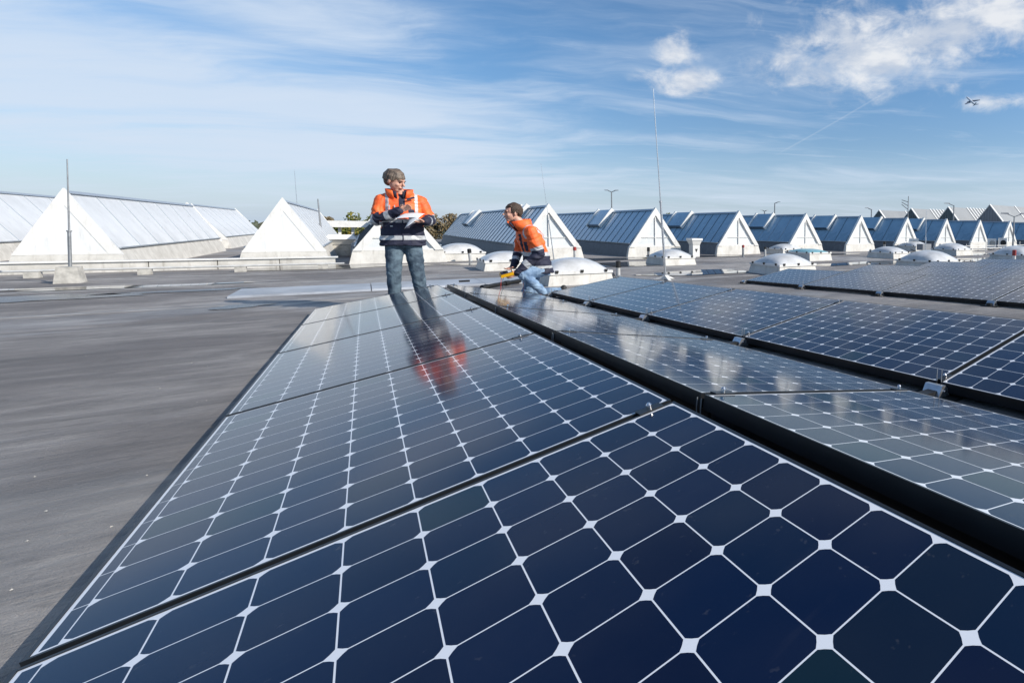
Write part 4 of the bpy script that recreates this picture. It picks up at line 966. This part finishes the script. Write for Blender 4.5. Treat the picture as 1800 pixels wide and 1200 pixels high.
    collar('collar', .128, .132, M['orange'], .35); collar('inner_collar', .112, .114, M['navy'], .25, -.012)
    tr = MB(); loft(tr, [((.08, 0, .36), .14, .15, A), ((.07, 0, .48), .15, .14, A), ((.06, 0, .58), .14, .13, A)])
    capsule(tr, hipL, knL, .108, .086); capsule(tr, knL, anL + Vector((0, 0, .02)), .080, .056); capsule(tr, hipR, knR, .100, .082); capsule(tr, knR, anR, .080, .060)
    fuse('trousers', tr, .008, [M['denimlight']], body, smooth=4, fold=.008, fscale=8)
    sh = MB(); capsule(sh, anL + Vector((.03, 0, -.065)), anL + Vector((-.17, -.04, -.075)), .045, .038); ellip(sh, anL + Vector((.01, 0, -.02)), (.05, .045, .05)); fuse('shoe', sh, .007, [M['shoe']], body, smooth=2)
    sh = MB(); capsule(sh, anR + Vector((.055, 0, .04)), anR + Vector((.13, 0, -.05)), .046, .036); capsule(sh, anR + Vector((.03, 0, 0)), anR + Vector((.06, 0, .05)), .05, .046); fuse('shoe', sh, .007, [M['shoe']], body, smooth=2)
    # multimeter in his hand
    t = empty('multimeter'); hp = wrL + Vector((-.135, -.020, -.005)); t.matrix_world = Mw @ Matrix.Translation(hp) @ Matrix.Rotation(R(-14), 4, 'Y') @ Matrix.Rotation(R(10), 4, 'Z') @ Matrix.Rotation(R(40), 4, 'X')
    tag(t, 'yellow handheld multimeter held by the kneeling man', 'meter')
    b = .012; mb = MB(); w2, d2, h2 = .090, .046, .022
    mb.hexa([(-w2, -d2, -h2), (w2, -d2, -h2), (w2, d2, -h2), (-w2, d2, -h2), (-w2 + b, -d2 + b, h2), (w2 - b, -d2 + b, h2), (w2 - b, d2 - b, h2), (-w2 + b, d2 - b, h2)]).build('case', M['yellow'], t)
    MB().box((0, 0, h2 + .003), (.150, .060, .006)).build('face_plate', M['navy'], t); MB().box((.040, 0, h2 + .0075), (.045, .044, .004)).build('display', M['pvc'], t); MB().tube((-.02, 0, h2 + .006), (-.02, 0, h2 + .016), .018, n=14).build('dial', M['blackpl'], t)
    for i, (m_, dx_, nm) in enumerate(((M['redwire'], -.030, 'red'), (M['blackpl'], .004, 'black'))):
        p = Mw @ (hp + Vector((-.03 + dx_, 0, -.02))); pts_ = [p + Vector((.0, 0, -.0)), p + Vector((-.012 - .012 * i, 0, -.06)), p + Vector((-.022 - .01 * i, -.01, -.16)), p + Vector((-.02, -.01, -.30)), Vector((p.x - .02, p.y - .02, .03 + .0)), Vector((p.x + .12, p.y + .04 + .03 * i, .03)), Vector((p.x + .26, p.y + .02, .04))]
        q = MB(); q.path(pts_, .0032, 6); q.build('test_lead', m_, t, t.matrix_world.inverted())
    q = MB(); 
    for i in (0, 1):
        p0 = Mw @ Vector((-.135 + .03 * i, -.12, .44)); q = MB(); q.path([p0, p0 + Vector((0, 0, -.2)), p0 + Vector((-.004, -.01, -.40))], .003, 6); q.build('test_lead', M['redwire'] if i == 0 else M['blackpl'], t, t.matrix_world.inverted())
kneeling()
